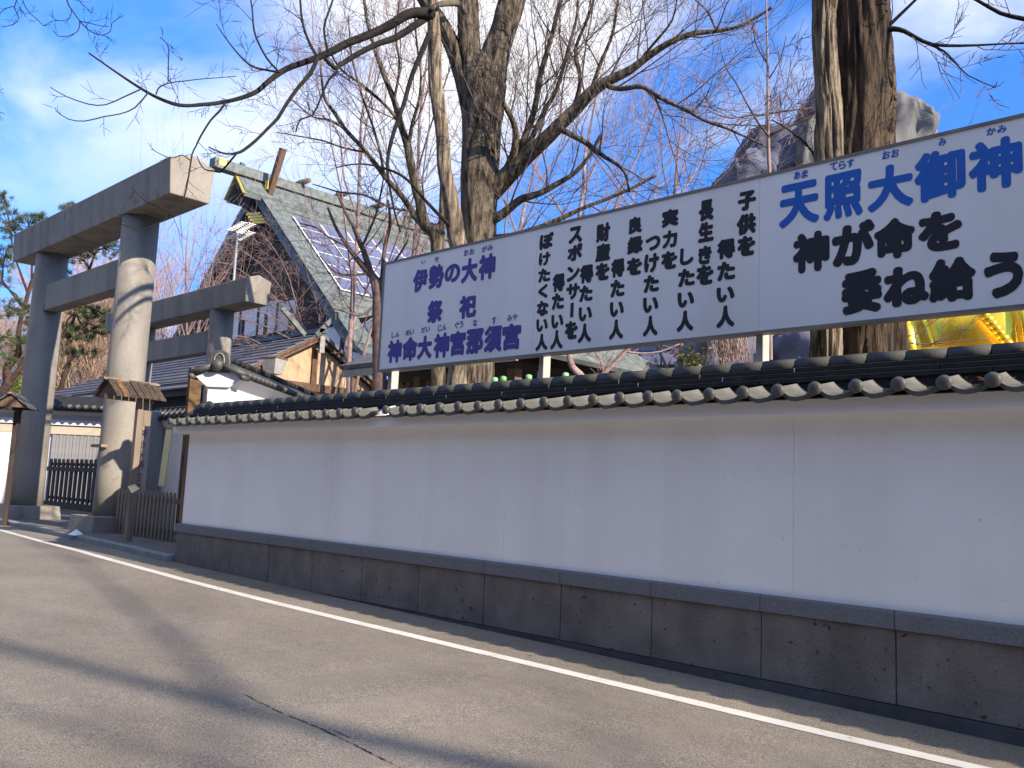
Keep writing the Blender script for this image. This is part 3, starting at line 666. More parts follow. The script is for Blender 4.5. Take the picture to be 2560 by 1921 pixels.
# ---------------------------------------------------------------- main shrine
YS = 24.0
sc_ = YS / 30
SH = thing('shrine_hall', 'tall shrine hall with steep green copper roof carrying solar panels', 'building')
ap = onY(633, 465, YS); Re = onY(884, 859, YS); Le = Vector((2 * ap.x - Re.x, YS, Re.z))
LN = 16.0
def pl(u, s, side=1, lift=0):     # u metres along the ridge (0 = front), s 0..1 down the slope
    E_ = Re if side > 0 else Le
    p = Vector((ap.x + (E_.x - ap.x) * s, YS + u, ap.z + (E_.z - ap.z) * s)); n_ = Vector((side * (ap.z - Re.z), 0, Re.x - ap.x)).normalized(); return p + n_ * lift
for sd2, mt in ((1, copper), (-1, copper)):
    for k_ in range(20):
        a, b = k_ / 20, (k_ + 1) / 20 + .003
        q = [pl(0, a, sd2, .0), pl(LN, a, sd2, .0), pl(LN, b, sd2, .05), pl(0, b, sd2, .05)]
        n_ = Vector((sd2 * (ap.z - Re.z), 0, Re.x - ap.x)).normalized()
        MB().prism(q, n_ * -.12).build('roof_course', mt, SH)
    # thick verge with underside
    q = [pl(.02, 0, sd2, -.13), pl(LN, 0, sd2, -.13), pl(LN, 1, sd2, -.13), pl(.02, 1, sd2, -.13)]
    MB().prism(q, n_ * -.35).build('roof_underlay', copperd, SH)
    q = [pl(.0, .0, sd2, .06), pl(1.25, .0, sd2, .06), pl(1.25, 1.0, sd2, .1), pl(.0, 1.0, sd2, .1)]
    if sd2 > 0: MB().prism(q, n_ * -.1).build('verge_strip', copper, SH)
# short flatter eave skirt under the right slope
q = [pl(0, 1, 1, .02), pl(LN, 1, 1, .02), pl(LN, 1, 1, .02) + Vector((.9, 0, -.55)), pl(0, 1, 1, .02) + Vector((.9, 0, -.55))]
slab('eave_skirt', q, .2, copper, SH)
# gable wall set back
gy = YS + 1.5; f_ = .955
gl = Vector((ap.x + (Le.x - ap.x) * f_, gy, Re.z + .45)); gr = Vector((ap.x + (Re.x - ap.x) * f_, gy, Re.z + .45))
MB().prism([gl, gr, (ap.x, gy, ap.z - .6)], (0, .2, 0)).build('gable_wall', wood_d, SH)
zl = onY(600, 800, gy).z
MB().box((gl.x, gy - .05, 0), (gr.x, gy + .2, zl - 1.2)).build('lower_wall', plaster2, SH)
for k_ in range(9):
    x = gl.x + (gr.x - gl.x) * k_ / 8; MB().box((x - .14, gy - .1, 0), (x + .14, gy - .052, zl)).build('wall_post', wood_d, SH)
for k_ in range(5):
    x0_ = gl.x + 3 + k_ * 2; z_ = zl - .2
    MB().box((x0_ + .15, gy - .04, zl - 1.18), (x0_ + 1.85, gy - .003, zl + .9 - abs(k_ - 2) * .2)).build('gable_panel', plaster2, SH)
MB().box((gl.x, gy - .12, zl - 1.35), (gr.x, gy + .1, zl - 1.15)).build('cross_beam', wood_d, SH)
# ridge box, projecting pole, logs, finials
rb_ = MB(); rw = .95; rh = .9
prof = [(-rw, -1.05), (-rw - .12, -.75), (0, .42), (rw + .12, -.75), (rw, -1.05), (0, .1)]
rb_.prism([(ap.x + a, YS - 1.0, ap.z + c) for a, c in prof], (0, LN + 1, 0)).build('ridge_saddle', copper, SH)
for s_ in (-1, 1):
    MB().bar((ap.x, YS - 1.03, ap.z + .32), (ap.x + s_ * (rw + .08), YS - 1.03, ap.z - .92), .08, .24, (0, 1, 0)).build('gilt_edge', gold_t, SH)
ztr = onX(620, 467, ap.x).z
yf = onX(527, 445, ap.x).y
MB().box((ap.x - .32, yf, ap.z + .3), (ap.x + .32, YS + LN, ap.z + .85)).build('ridge_pole', copper, SH, bevel=.02)
MB().box((ap.x + .1, yf + .25, ap.z + .48), (ap.x + .33, yf + .65, ap.z + .87)).build('gilt_plate', gold_t, SH)
for k_ in range(5):
    y_ = YS + 3.0 + k_ * 2.7
    MB().tube([(ap.x - .85, y_, ap.z + 1.02), (ap.x, y_, ap.z + 1.03), (ap.x + .85, y_, ap.z + 1.02)], [.14, .19, .14], 12).build('ridge_log', mat('rusty_log_%d' % k_, (.13, .09, .05), .8, .4) if k_ == 0 else MATS['rusty_log_0'], SH, True)
yfin = YS + .6
MB().bar(onY(672, 490, yfin), onY(708, 372, yfin), .3, .34).build('forked_finial', wood_b, SH)
MB().bar(onY(640, 470, yfin), onY(603, 412, yfin), .26, .3).build('forked_finial', copperd, SH)
MB().box((onY(672, 490, yfin).x - .16, yfin - .2, ap.z - .25), (onY(672, 490, yfin).x + .16, yfin + .19, ap.z + .25)).build('gilt_plate', gold_t, SH)
for k_ in range(4):
    a_ = onY(617 + k_ * 5, 537 + k_ * 7, YS - .05); MB().bar(a_, a_ + Vector((.9, .35, -.02)), .13, .13).build('gilt_bar', gold_t, SH)
# solar array
def inv(px_, py_):    # picture point to (u, s) on the right slope
    d_ = ray(px_, py_); n_ = Vector(((ap.z - Re.z), 0, Re.x - ap.x)).normalized(); t_ = (pl(0, 0) - EYE).dot(n_) / d_.dot(n_); p = EYE + d_ * t_
    return p.y - YS, (p.x - ap.x) / (Re.x - ap.x)
u0, s0_ = inv(735, 548); u1, s1_ = inv(844, 727); u0 = (u0 + u1) / 2
ncol, nrow = 7, 6; pw_ = (14.0 - u0) / ncol
for i in range(ncol):
    for j in range(nrow):
        ua, ub = u0 + i * pw_ + (.1 if True else 0), u0 + (i + 1) * pw_ - .1
        sa, sb = s0_ + (s1_ - s0_) * j / nrow + .006, s0_ + (s1_ - s0_) * (j + 1) / nrow - .006
        n_ = Vector(((ap.z - Re.z), 0, Re.x - ap.x)).normalized()
        MB().prism([pl(ua, sa, 1, .18), pl(ub, sa, 1, .18), pl(ub, sb, 1, .18), pl(ua, sb, 1, .18)], n_ * -.05).build('solar_panel', solar, SH)
n_ = Vector(((ap.z - Re.z), 0, Re.x - ap.x)).normalized()
MB().prism([pl(u0, s0_, 1, .12), pl(14.0, s0_, 1, .12), pl(14.0, s1_, 1, .12), pl(u0, s1_, 1, .12)], n_ * -.03).build('panel_rack', white_m, SH)

# second far roof with panels under the sign
C = thing('distant_hall', 'far green roofed hall with solar panels glimpsed below the billboard', 'building')
a_, b_, c_, d_ = at(1380, 800, 36), at(1800, 770, 33), at(1800, 1010, 28), at(1380, 1010, 31)
slab('roof_slope', [a_, b_, c_, d_], .2, copper, C)
nn = (b_ - a_).cross(d_ - a_).normalized(); nn = -nn if nn.z < 0 else nn
for i in range(6):
    for j in range(3):
        def bl(s, t): return (a_ * (1 - s) + b_ * s) * (1 - t) + (d_ * (1 - s) + c_ * s) * t + nn * .12
        s0q, s1q, t0, t1 = .18 + i * .125, .18 + (i + 1) * .125 - .012, .2 + j * .15, .2 + (j + 1) * .15 - .012
        MB().prism([bl(s0q, t0), bl(s1q, t0), bl(s1q, t1), bl(s0q, t1)], nn * -.05).build('solar_panel', solar, C)
base_c = MB().prism([a_ - nn * .3, b_ - nn * .3, Vector((b_.x, b_.y, 0)), Vector((a_.x, a_.y, 0))], (-.3, .3, 0)).build('wall', plaster2, C)
for p_ in ((1458, 893), (1472, 925), (1500, 930)):
    MB().bar(at(p_[0] - 14, p_[1] + 6, 26), at(p_[0] + 14, p_[1] - 2, 26), .16, .1).build('orange_beam', orange, C)

# antenna on pole
an = thing('antenna_mast', 'thin pole with a television antenna in front of the shrine gable', 'antenna')
pa, pb = at(594, 570, 30), at(583, 720, 30)
pa.x, pa.y = pb.x, pb.y
MB().tube([(pb.x, pb.y, 0), pa + Vector((0, 0, .2))], .04, 8).build('mast', steel, an, True)
for z_, l_ in ((0, .9), (-.28, .9)):
    q = pa + Vector((-.3, 0, z_)); MB().bar(q, q + Vector((1.4, -.2, 0)), .035).build('boom', steel, an)
    for k_ in range(8):
        e_ = q + Vector((1.4, -.2, 0)) * ((k_ + .5) / 8); MB().bar(e_ - Vector((.05, .25, 0)), e_ + Vector((.05, .25, 0)), .018).build('element', steel, an)

# ---------------------------------------------------------------- rock mass and gilded statue
def blob(name, parent, pts, m, seed, depth=3.0):
    """irregular faceted rock from an outline at a given distance with real thickness"""
    random.seed(seed)
    bm_ = bmesh.new(); c = sum(pts, Vector()) / len(pts); back = CF.copy(); back.z = 0; back.normalize()
    for p in pts:
        for k_, sc2 in ((-.5, .80), (0.0, .90), (.6, .78)):
            q = c + (p - c) * sc2 + back * depth * k_; bm_.verts.new(q)
    bmesh.ops.convex_hull(bm_, input=bm_.verts); bmesh.ops.triangulate(bm_, faces=bm_.faces)
    bmesh.ops.subdivide_edges(bm_, edges=bm_.edges, cuts=9, use_grid_fill=True)
    for v in bm_.verts:
        q = v.co; k_ = noise.noise(q * .9 + Vector((seed, 0, 0))) * .3 + noise.noise(q * 2.7 + Vector((0, seed, 0))) * .12
        k_ += .10 * (1 - abs(noise.noise(Vector((q.x * 3.1, q.y * 3.1, q.z * .7 + seed)))) * 3) + .03 * noise.noise(q * 6); st = math.floor(q.z * 2.2 + noise.noise(q)) % 2 * .06
        v.co += (q - c).normalized() * (k_ + st)
    me = bpy.data.meshes.new(name); bm_.to_mesh(me); bm_.free(); me.materials.append(m); me.polygons.foreach_set('use_smooth', [True] * len(me.polygons)); return link(name, me, parent)
RK = thing('rock_mountain', 'tall artificial grey rock mountain rising behind the billboard', 'rock')
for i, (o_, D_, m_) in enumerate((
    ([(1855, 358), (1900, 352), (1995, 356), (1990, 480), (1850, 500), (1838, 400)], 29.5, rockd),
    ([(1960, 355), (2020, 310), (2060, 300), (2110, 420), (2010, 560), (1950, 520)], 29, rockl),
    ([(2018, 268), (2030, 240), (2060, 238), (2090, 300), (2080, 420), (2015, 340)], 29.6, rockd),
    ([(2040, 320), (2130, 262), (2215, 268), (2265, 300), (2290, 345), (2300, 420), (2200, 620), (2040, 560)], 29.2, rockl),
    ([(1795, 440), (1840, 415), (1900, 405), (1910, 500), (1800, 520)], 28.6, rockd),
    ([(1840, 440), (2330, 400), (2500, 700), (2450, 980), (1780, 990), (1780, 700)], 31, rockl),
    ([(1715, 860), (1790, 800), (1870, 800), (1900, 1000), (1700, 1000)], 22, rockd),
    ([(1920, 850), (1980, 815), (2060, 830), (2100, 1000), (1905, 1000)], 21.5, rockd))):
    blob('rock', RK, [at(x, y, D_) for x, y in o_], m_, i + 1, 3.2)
G = thing('gilded_statue', 'huge golden statue with folded robe and bead string behind the wall at right', 'statue')
def ell(name, c, r3, m, parent, fold=0.0, seed=0, seg=64):
    bm_ = bmesh.new(); bmesh.ops.create_uvsphere(bm_, u_segments=seg, v_segments=seg // 2, radius=1)
    for v in bm_.verts:
        q = v.co.copy(); a = math.atan2(q.y, q.x)
        k_ = 1 + fold * (abs(math.sin(a * 7 + q.z * 3 + seed)) - .5) + fold * .6 * noise.noise(q * 2.5 + Vector((seed, 0, 0)))
        v.co = Vector((q.x * r3[0] * k_, q.y * r3[1] * k_, q.z * r3[2]))
    me = bpy.data.meshes.new(name); bm_.to_mesh(me); bm_.free(); me.materials.append(m); me.polygons.foreach_set('use_smooth', [True] * len(me.polygons))
    return link(name, me, parent, c)
gc = at(2440, 850, 19)
ell('belly', gc, (1.25, 1.15, 1.5), goldm, G, .0)
ell('robe', at(2300, 880, 19.6), (.9, 1.0, 1.5), goldm, G, .2, 2)
ell('robe', at(2560, 800, 18.4), (.75, .8, 1.9), goldm, G, .16, 5)
ell('robe', at(2330, 1000, 18.3), (1.5, 1.2, 1.1), goldm, G, .14, 8)
ell('chest', at(2440, 640, 19.4), (1.5, 1.2, 1.6), goldm, G, .03, 3)
bm_ = bmesh.new(); bmesh.ops.create_uvsphere(bm_, u_segments=14, v_segments=8, radius=.105); bme = bpy.data.meshes.new('bead'); bm_.to_mesh(bme); bm_.free()
bme.materials.append(goldm); bme.polygons.foreach_set('use_smooth', [True] * len(bme.polygons))
for k_ in range(9):
    t_ = k_ / 8; x = 2440 + 80 * t_; y = 770 + 90 * t_ ** 1.15
    link('bead', bme, G, at(x, y, 17.55 - .1 * math.sin(t_ * 3)))
# lime capped garden poles
for k_, (x, y) in enumerate(((1237, 951), (1259, 948), (1322, 944), (1414, 939))):
    o = thing('garden_pole', ['garden pole with lime green cap just right of the big trunk', 'second lime capped garden pole right of the big trunk', 'lime capped garden pole left of the second sign post', 'lime capped garden pole right of the second sign post'][k_], 'pole', 'lime capped garden poles')
    p = at(x, y, 13.5); o.location = (p.x, p.y, 0)
    MB().tube([(0, 0, 0), (0, 0, p.z - .03)], .015, 8).build('stake', steel, o, True)
    MB().tube([(0, 0, p.z - .05), (0, 0, p.z + .03), (0, 0, p.z + .045)], [.05, .05, .02], 12).build('cap', lime, o, True)
nd = thing('dry_needle_clump', 'reddish clump of dry needles caught between the roof tiles at far right', 'debris'); q = MB(); nc = onY(2478, 948, 6.72)
for k in range(46):
    a_ = nc + Vector((rnd.gauss(0, .045), rnd.uniform(-.03, .08), rnd.gauss(.005, .008))); b_ = a_ + Vector((rnd.gauss(0, .03), rnd.gauss(0, .03), rnd.uniform(-.004, .02)))
    q.tube([a_, b_], .0016, 3, False)
tag(q.build('needles', mat('dry_needle', (.35, .12, .05), .8, .3), nd, fix=False), kind='stuff')
lm_ = MB().add([(-.028, 0, .003), (0, .014, .012), (.03, .004, .004), (.004, -.015, .01)], [(0, 1, 2, 3)]).mesh('fallen_leaf', mat('dry_leaf', (.34, .27, .17), .8, .3))
for k, (x_, y_) in enumerate(((492, 1418), (520, 1421), (700, 1470), (812, 1492), (1075, 1560), (455, 1400), (1330, 1640), (330, 1372))):
    p = onG(x_, y_, .0 if x_ > 440 else .1)
    if p.x > -14 and p.y > 6.8: p.y = 6.78 - rnd.uniform(0, .1)
    o = link('fallen_leaf', lm_, None, (p.x, p.y, g(p.x) + (.004 if x_ > 440 else .108)), (rnd.uniform(-.2, .2), 0, rnd.uniform(0, 6))); o.scale = (rnd.uniform(.8, 1.3),) * 3
    tag(o, 'small dry leaf lying in the shade along the foot of the street wall', 'leaf', 'dry leaves along the foot of the street wall')
#TREES#
# ---------------------------------------------------------------- trees
def catmull(P, step):
    """P: list of (Vector, radius) -> smooth resampled points"""
    out = []; n = len(P)
    for i in range(n - 1):
        p0 = P[max(i-1, 0)]; p1 = P[i]; p2 = P[i+1]; p3 = P[min(i+2, n-1)]
        k = max(2, int((p2[0] - p1[0]).length / step))
        for j in range(k):
            t = j / k; t2 = t*t; t3 = t2*t
            v = 0.5 * ((2*p1[0]) + (p2[0]-p0[0])*t + (2*p0[0]-5*p1[0]+4*p2[0]-p3[0])*t2 + (3*p1[0]-p0[0]-3*p2[0]+p3[0])*t3)
            out.append((v, p1[1] + (p2[1] - p1[1]) * t))
    out.append(P[-1]); return out
def px_path(pts, D, D1=None, wscale=1.0):
    """pts: (px, py, width_px[, D]); distance runs from D to D1"""
    n = len(pts); o = []
    for i, p in enumerate(pts):
        d_ = p[3] if len(p) > 3 else D + ((D1 if D1 is not None else D) - D) * i / max(1, n - 1)
        o.append((at(p[0], p[1], d_), p[2] / 2 / FPX * d_ * wscale))
    return o
def bark_mesh(path, name, m, parent, sides=44, amp=.02, fr=3.2, step=.06, seed=0.0):
    P = catmull(path, step); n = len(P); vs = []; fs = []
    d0 = (P[1][0] - P[0][0]).normalized(); u = d0.cross(Vector((.2, .1, 1)));
    if u.length < .1: u = d0.cross(Vector((1, 0, 0)))
    u.normalize(); s = 0
    for i, (p, r) in enumerate(P):
        d = (P[min(i+1, n-1)][0] - P[max(i-1, 0)][0]).normalized(); u = (u - d * u.dot(d)).normalized(); w = d.cross(u)
        if i: s += (p - P[i-1][0]).length
        for k in range(sides):
            a = 2*PI*k/sides; c, q = math.cos(a), math.sin(a)
            tw = noise.noise(Vector((c*1.2, q*1.2, s*.5 + seed))) * .5
            f = fr * max(1, r / .3)
            v1 = 1 - 2.2 * abs(noise.noise(Vector((math.cos(a+tw)*f, math.sin(a+tw)*f, s*.9 + seed))))
            v2 = noise.noise(Vector((c*9, q*9, s*3 + seed)))
            v3 = noise.noise(Vector((c*1.1, q*1.1, s*.7 + seed + 9)))
            rr = r * (1 + .10 * v3) + amp * (v1 * .9 + v2 * .5)
            vs.append(tuple(p + u * (c*rr) + w * (q*rr)))
    for i in range(n - 1):
        a = i*sides; b = a + sides
        for k in range(sides):
            k2 = (k+1) % sides; fs.append((a+k, a+k2, b+k2, b+k))
    mb = MB(); mb.v = vs; mb.f = fs
    return mb.build(name, m, parent, True, fix=False)
def grow(b, p, d, ln, r, lvl, cfg):
    n = 4 if lvl > 0 else 3
    pts = [p]; rad = [r]; q = p; dd = d.copy(); st = ln / n
    for i in range(n):
        dd = dd + Vector((rnd.gauss(0, 1), rnd.gauss(0, 1), rnd.gauss(0, 1))) * cfg['wob'] + Vector((0, 0, cfg['up']))
        dd.normalize(); q = q + dd * st; pts.append(q); rad.append(r * (1 - .55 * (i + 1) / n))
    rad[-1] = max(rad[-1], cfg['rmin'] * .6)
    b.tube(pts, rad, 3 if r < .012 else (4 if r < .03 else 6), False)
    if lvl <= 0: return
    k = cfg['kids'] if lvl > 1 else cfg['kids2']
    k = max(1, int(k + rnd.uniform(-.8, .8)))
    for j in range(k):
        t = .25 + .75 * (j + rnd.random() * .8) / k; t = min(t, .999); i = int(t * n); f = t * n - i
        s0 = pts[i].lerp(pts[i+1], f); ax = (pts[i+1] - pts[i]).normalized()
        pr = Vector((rnd.gauss(0, 1), rnd.gauss(0, 1), rnd.gauss(0, 1) * cfg.get('flat', 1))); pr = (pr - ax * pr.dot(ax)).normalized()
        an_ = R(rnd.uniform(*cfg['ang'])); nd = ax * math.cos(an_) + pr * math.sin(an_)
        grow(b, s0, nd, ln * rnd.uniform(*cfg['ratio']), max(cfg['rmin'], rad[i] * .6), lvl - 1, cfg)
    grow(b, pts[-1], dd, ln * .62, max(cfg['rmin'], rad[-1]), lvl - 1, cfg)
CF1 = dict(wob=.13, up=.02, kids=4, kids2=3, ang=(28, 58), ratio=(.45, .75), rmin=.0045)
CF2 = dict(wob=.10, up=.07, kids=4, kids2=4, ang=(22, 45), ratio=(.5, .8), rmin=.006)
CF3 = dict(wob=.16, up=.0, kids=4, kids2=4, ang=(30, 60), ratio=(.5, .8), rmin=.004, flat=.6)
def sprouts(b, P, every, ln, lvl, cfg, r=.5, t0=.1, bias=None):
    """side shoots along a path"""
    n = len(P); s = 0; nxt = every * rnd.random()
    tot = sum((P[i+1][0] - P[i][0]).length for i in range(n-1))
    for i in range(n - 1):
        sg = (P[i+1][0] - P[i][0]); s += sg.length
        while s > nxt:
            nxt += every * rnd.uniform(.6, 1.4)
            if s / tot < t0: continue
            ax = sg.normalized(); pr = Vector((rnd.gauss(0, 1), rnd.gauss(0, 1), rnd.gauss(0, 1)))
            if bias: pr += Vector(bias)
            pr = (pr - ax * pr.dot(ax)).normalized(); an_ = R(rnd.uniform(30, 65))
            k = 1 - .45 * s / tot
            grow(b, P[i][0].copy(), ax * math.cos(an_) + pr * math.sin(an_), ln * k * rnd.uniform(.6, 1.2), max(cfg['rmin'], min(P[i][1] * r, ln * .012)), lvl, cfg)
def tree(name, label, cat, trunks, limbs, D, D1, barkm, limb_m, twm, cfg, every=.5, ln=1.2, lvl=3, amp=.02, bias=None, group=None, sides=44):
    """trunks / limbs: picture-traced centre lines (px, py, width px[, distance])"""
    base = px_path(trunks[0], D)[0][0]
    t = thing(name, label, cat, group)
    tw = MB()
    for i, p in enumerate(trunks):
        bark_mesh(px_path(p, D), 'trunk', barkm[i] if isinstance(barkm, list) else barkm, t, sides, amp, seed=i * 7.3 + base.x)
    for l in limbs:
        ex = {}
        if isinstance(l, tuple): l, ex = l
        P = catmull(px_path(l, ex.get('D', D), ex.get('D1', D1)), .12)
        P = [(p + Vector((noise.noise(p * 1.7), noise.noise(p * 1.7 + Vector((5, 0, 0))), noise.noise(p * 1.7 + Vector((0, 5, 0))))) * min(.06, r * 1.2), r) for p, r in P]
        if P[0][1] > .07: bark_mesh(P[::3] + [P[-1]], 'limb', ex.get('m', limb_m), t, 16, amp * .5, step=.1, seed=P[0][0].x)
        else:
            MB().tube([p for p, r in P], [max(r, .003) for p, r in P], 7).build('limb', ex.get('m', limb_m), t, True, fix=False)
        if ex.get('every', every): sprouts(tw, P, ex.get('every', every), ex.get('ln', ln), ex.get('lvl', lvl), cfg, t0=ex.get('t0', .1), bias=ex.get('bias', bias))
    if tw.v: tag(tw.build('twigs', twm, t, fix=False), kind='stuff')
    return t
gy_ = 0.2
# big furrowed tree, centre
tree('big_tree', 'massive bare tree with forked furrowed trunk behind the left part of the billboard', 'tree',
     [[(1185, 1160, 118), (1185, 1010, 104), (1185, 930, 94), (1192, 800, 84), (1196, 600, 80), (1200, 470, 88), (1203, 366, 92), (1206, 280, 102), (1209, 215, 108), (1211, 170, 84), (1212, 135, 40)],
      [(1190, 360, 50), (1184, 260, 60), (1177, 170, 54), (1172, 80, 47), (1168, -40, 46), (1160, -260, 36)],
      [(1212, 290, 60), (1224, 200, 76), (1240, 130, 66), (1260, 70, 60), (1280, 0, 58), (1300, -80, 54), (1340, -260, 40)],
      [(1185, 330, 36), (1158, 200, 38), (1130, 115, 36), (1097, 50, 32), (1060, 0, 26), (1020, -60, 20)]],
     [([(1205, 500, 52), (1262, 442, 46), (1312, 395, 38), (1370, 340, 34), (1434, 281, 30), (1484, 225, 26), (1540, 190, 20), (1610, 152, 16), (1694, 100, 12), (1790, 75, 9), (1856, 63, 7), (1930, 20, 5)], dict(D1=14.5, t0=.25, m=bark)),
      ([(1395, 322, 17), (1450, 345, 14), (1500, 385, 12), (1560, 430, 8), (1575, 480, 6)], dict(D=16, D1=15)),
      ([(1520, 205, 15), (1560, 228, 14), (1610, 222, 12), (1660, 250, 11), (1715, 273, 10), (1780, 310, 8), (1851, 336, 6), (1930, 375, 4)], dict(D=15.6, D1=13.5)),
      ([(1240, 470, 28), (1262, 430, 20), (1285, 380, 16), (1290, 320, 13), (1260, 260, 9)], dict()),
      [(1270, 440, 22), (1300, 370, 16), (1330, 290, 13), (1352, 190, 11), (1380, 90, 9), (1400, 0, 8), (1430, -80, 6)],
      [(1310, 395, 18), (1350, 300, 13), (1390, 220, 11), (1420, 130, 9), (1440, 40, 7), (1445, -60, 5)],
      [(1434, 281, 14), (1450, 200, 12), (1440, 120, 9), (1470, 40, 7), (1500, -50, 5)],
      [(1470, 240, 12), (1500, 170, 10), (1530, 90, 8), (1545, 0, 6), (1570, -70, 5)],
      [(1600, 157, 9), (1630, 110, 7), (1680, 50, 5), (1700, -30, 4)],
      [(1790, 75, 6), (1770, 30, 5), (1740, 0, 4), (1700, -30, 3)],
      [(1215, 560, 26), (1250, 540, 22), (1300, 500, 17), (1380, 470, 12), (1450, 420, 8), (1500, 340, 5)],
      [(1225, 600, 20), (1290, 590, 15), (1370, 560, 11), (1460, 520, 8), (1560, 480, 5), (1640, 440, 3)],
      ([(1172, 60, 12), (1150, 10, 18), (1110, 8, 16), (1080, 30, 10)], dict(every=0))],
     17, 16, bark, bark, twigm, dict(CF2, kids=3, kids2=3, rmin=.004), every=.45, ln=1.6, lvl=3, amp=.03)
# leaning tree with long limbs to the left
tree('leaning_tree', 'slender leaning bare tree whose dark limbs reach left over the torii gates', 'tree',
     [[(1145, 1150, 64), (1143, 1000, 54), (1143, 930, 44), (1152, 800, 42), (1148, 640, 42), (1140, 590, 44), (1128, 500, 38), (1112, 420, 34), (1106, 340, 31), (1096, 270, 32), (1088, 203, 33), (1086, 100, 30), (1082, 0, 26), (1078, -120, 20)]],
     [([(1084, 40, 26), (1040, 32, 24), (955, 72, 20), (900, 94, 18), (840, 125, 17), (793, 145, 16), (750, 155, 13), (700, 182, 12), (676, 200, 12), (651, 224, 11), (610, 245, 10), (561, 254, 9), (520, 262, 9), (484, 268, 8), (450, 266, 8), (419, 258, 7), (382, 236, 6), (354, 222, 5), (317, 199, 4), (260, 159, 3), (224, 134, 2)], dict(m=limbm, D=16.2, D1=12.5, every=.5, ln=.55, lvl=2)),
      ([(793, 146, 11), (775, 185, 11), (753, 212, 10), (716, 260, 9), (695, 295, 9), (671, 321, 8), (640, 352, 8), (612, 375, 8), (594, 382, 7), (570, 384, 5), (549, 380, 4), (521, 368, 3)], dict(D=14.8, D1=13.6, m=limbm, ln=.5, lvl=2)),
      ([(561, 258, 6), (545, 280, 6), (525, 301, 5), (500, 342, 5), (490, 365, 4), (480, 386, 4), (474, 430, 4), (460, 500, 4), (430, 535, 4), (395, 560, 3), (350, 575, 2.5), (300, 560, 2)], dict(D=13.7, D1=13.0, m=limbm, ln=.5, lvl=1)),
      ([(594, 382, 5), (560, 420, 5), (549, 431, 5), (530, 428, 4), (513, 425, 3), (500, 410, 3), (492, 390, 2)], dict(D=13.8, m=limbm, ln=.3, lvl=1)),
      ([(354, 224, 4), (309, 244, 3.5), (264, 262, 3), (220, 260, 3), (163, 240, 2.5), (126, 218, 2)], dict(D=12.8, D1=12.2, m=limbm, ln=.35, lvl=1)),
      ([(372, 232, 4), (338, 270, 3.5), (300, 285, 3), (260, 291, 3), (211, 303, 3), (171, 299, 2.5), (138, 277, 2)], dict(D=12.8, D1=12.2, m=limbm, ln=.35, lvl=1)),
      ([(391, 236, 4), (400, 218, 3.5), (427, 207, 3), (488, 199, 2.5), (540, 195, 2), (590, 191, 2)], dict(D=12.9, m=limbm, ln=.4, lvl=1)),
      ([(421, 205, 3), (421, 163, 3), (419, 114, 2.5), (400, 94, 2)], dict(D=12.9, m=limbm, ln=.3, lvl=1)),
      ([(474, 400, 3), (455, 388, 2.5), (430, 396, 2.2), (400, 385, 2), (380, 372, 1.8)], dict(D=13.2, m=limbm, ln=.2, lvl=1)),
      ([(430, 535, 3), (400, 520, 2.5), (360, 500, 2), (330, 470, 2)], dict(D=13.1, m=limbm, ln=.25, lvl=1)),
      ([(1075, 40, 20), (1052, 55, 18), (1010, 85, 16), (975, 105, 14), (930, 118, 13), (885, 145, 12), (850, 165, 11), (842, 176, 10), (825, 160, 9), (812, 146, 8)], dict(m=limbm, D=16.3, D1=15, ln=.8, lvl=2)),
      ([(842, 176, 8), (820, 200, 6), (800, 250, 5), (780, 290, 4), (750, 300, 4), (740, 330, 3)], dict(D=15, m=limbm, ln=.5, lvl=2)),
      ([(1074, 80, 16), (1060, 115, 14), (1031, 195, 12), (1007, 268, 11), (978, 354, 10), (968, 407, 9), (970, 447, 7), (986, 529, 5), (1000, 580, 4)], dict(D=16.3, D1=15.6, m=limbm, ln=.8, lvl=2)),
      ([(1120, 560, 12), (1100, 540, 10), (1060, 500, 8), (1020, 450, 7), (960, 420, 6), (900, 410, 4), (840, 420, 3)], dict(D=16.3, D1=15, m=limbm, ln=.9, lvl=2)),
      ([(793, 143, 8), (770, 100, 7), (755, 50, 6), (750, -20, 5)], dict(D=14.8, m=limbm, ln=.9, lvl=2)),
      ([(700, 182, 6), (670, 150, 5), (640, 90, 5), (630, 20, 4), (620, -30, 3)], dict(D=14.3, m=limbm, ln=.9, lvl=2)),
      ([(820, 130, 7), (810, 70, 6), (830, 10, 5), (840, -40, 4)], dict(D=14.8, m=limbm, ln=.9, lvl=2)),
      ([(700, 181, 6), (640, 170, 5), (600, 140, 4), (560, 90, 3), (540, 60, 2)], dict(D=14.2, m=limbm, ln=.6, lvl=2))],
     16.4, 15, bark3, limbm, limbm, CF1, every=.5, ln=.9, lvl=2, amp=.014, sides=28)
# few dry leaves left hanging
lv = thing('dry_leaf_cluster', 'small cluster of dead dark leaves hanging from the long left limb', 'leaves')
for x, y in ((432, 105), (436, 112), (443, 118), (440, 126), (430, 120), (446, 130), (428, 113), (450, 143), (456, 149)):
    p = at(x, y, 12.85)
    MB().add([p + Vector((rnd.uniform(-.03, .03), rnd.uniform(-.03, .03), a)) for a in (.035, 0, -.035, 0)], [(0, 1, 2, 3)]).build('leaf', wood_d, lv)
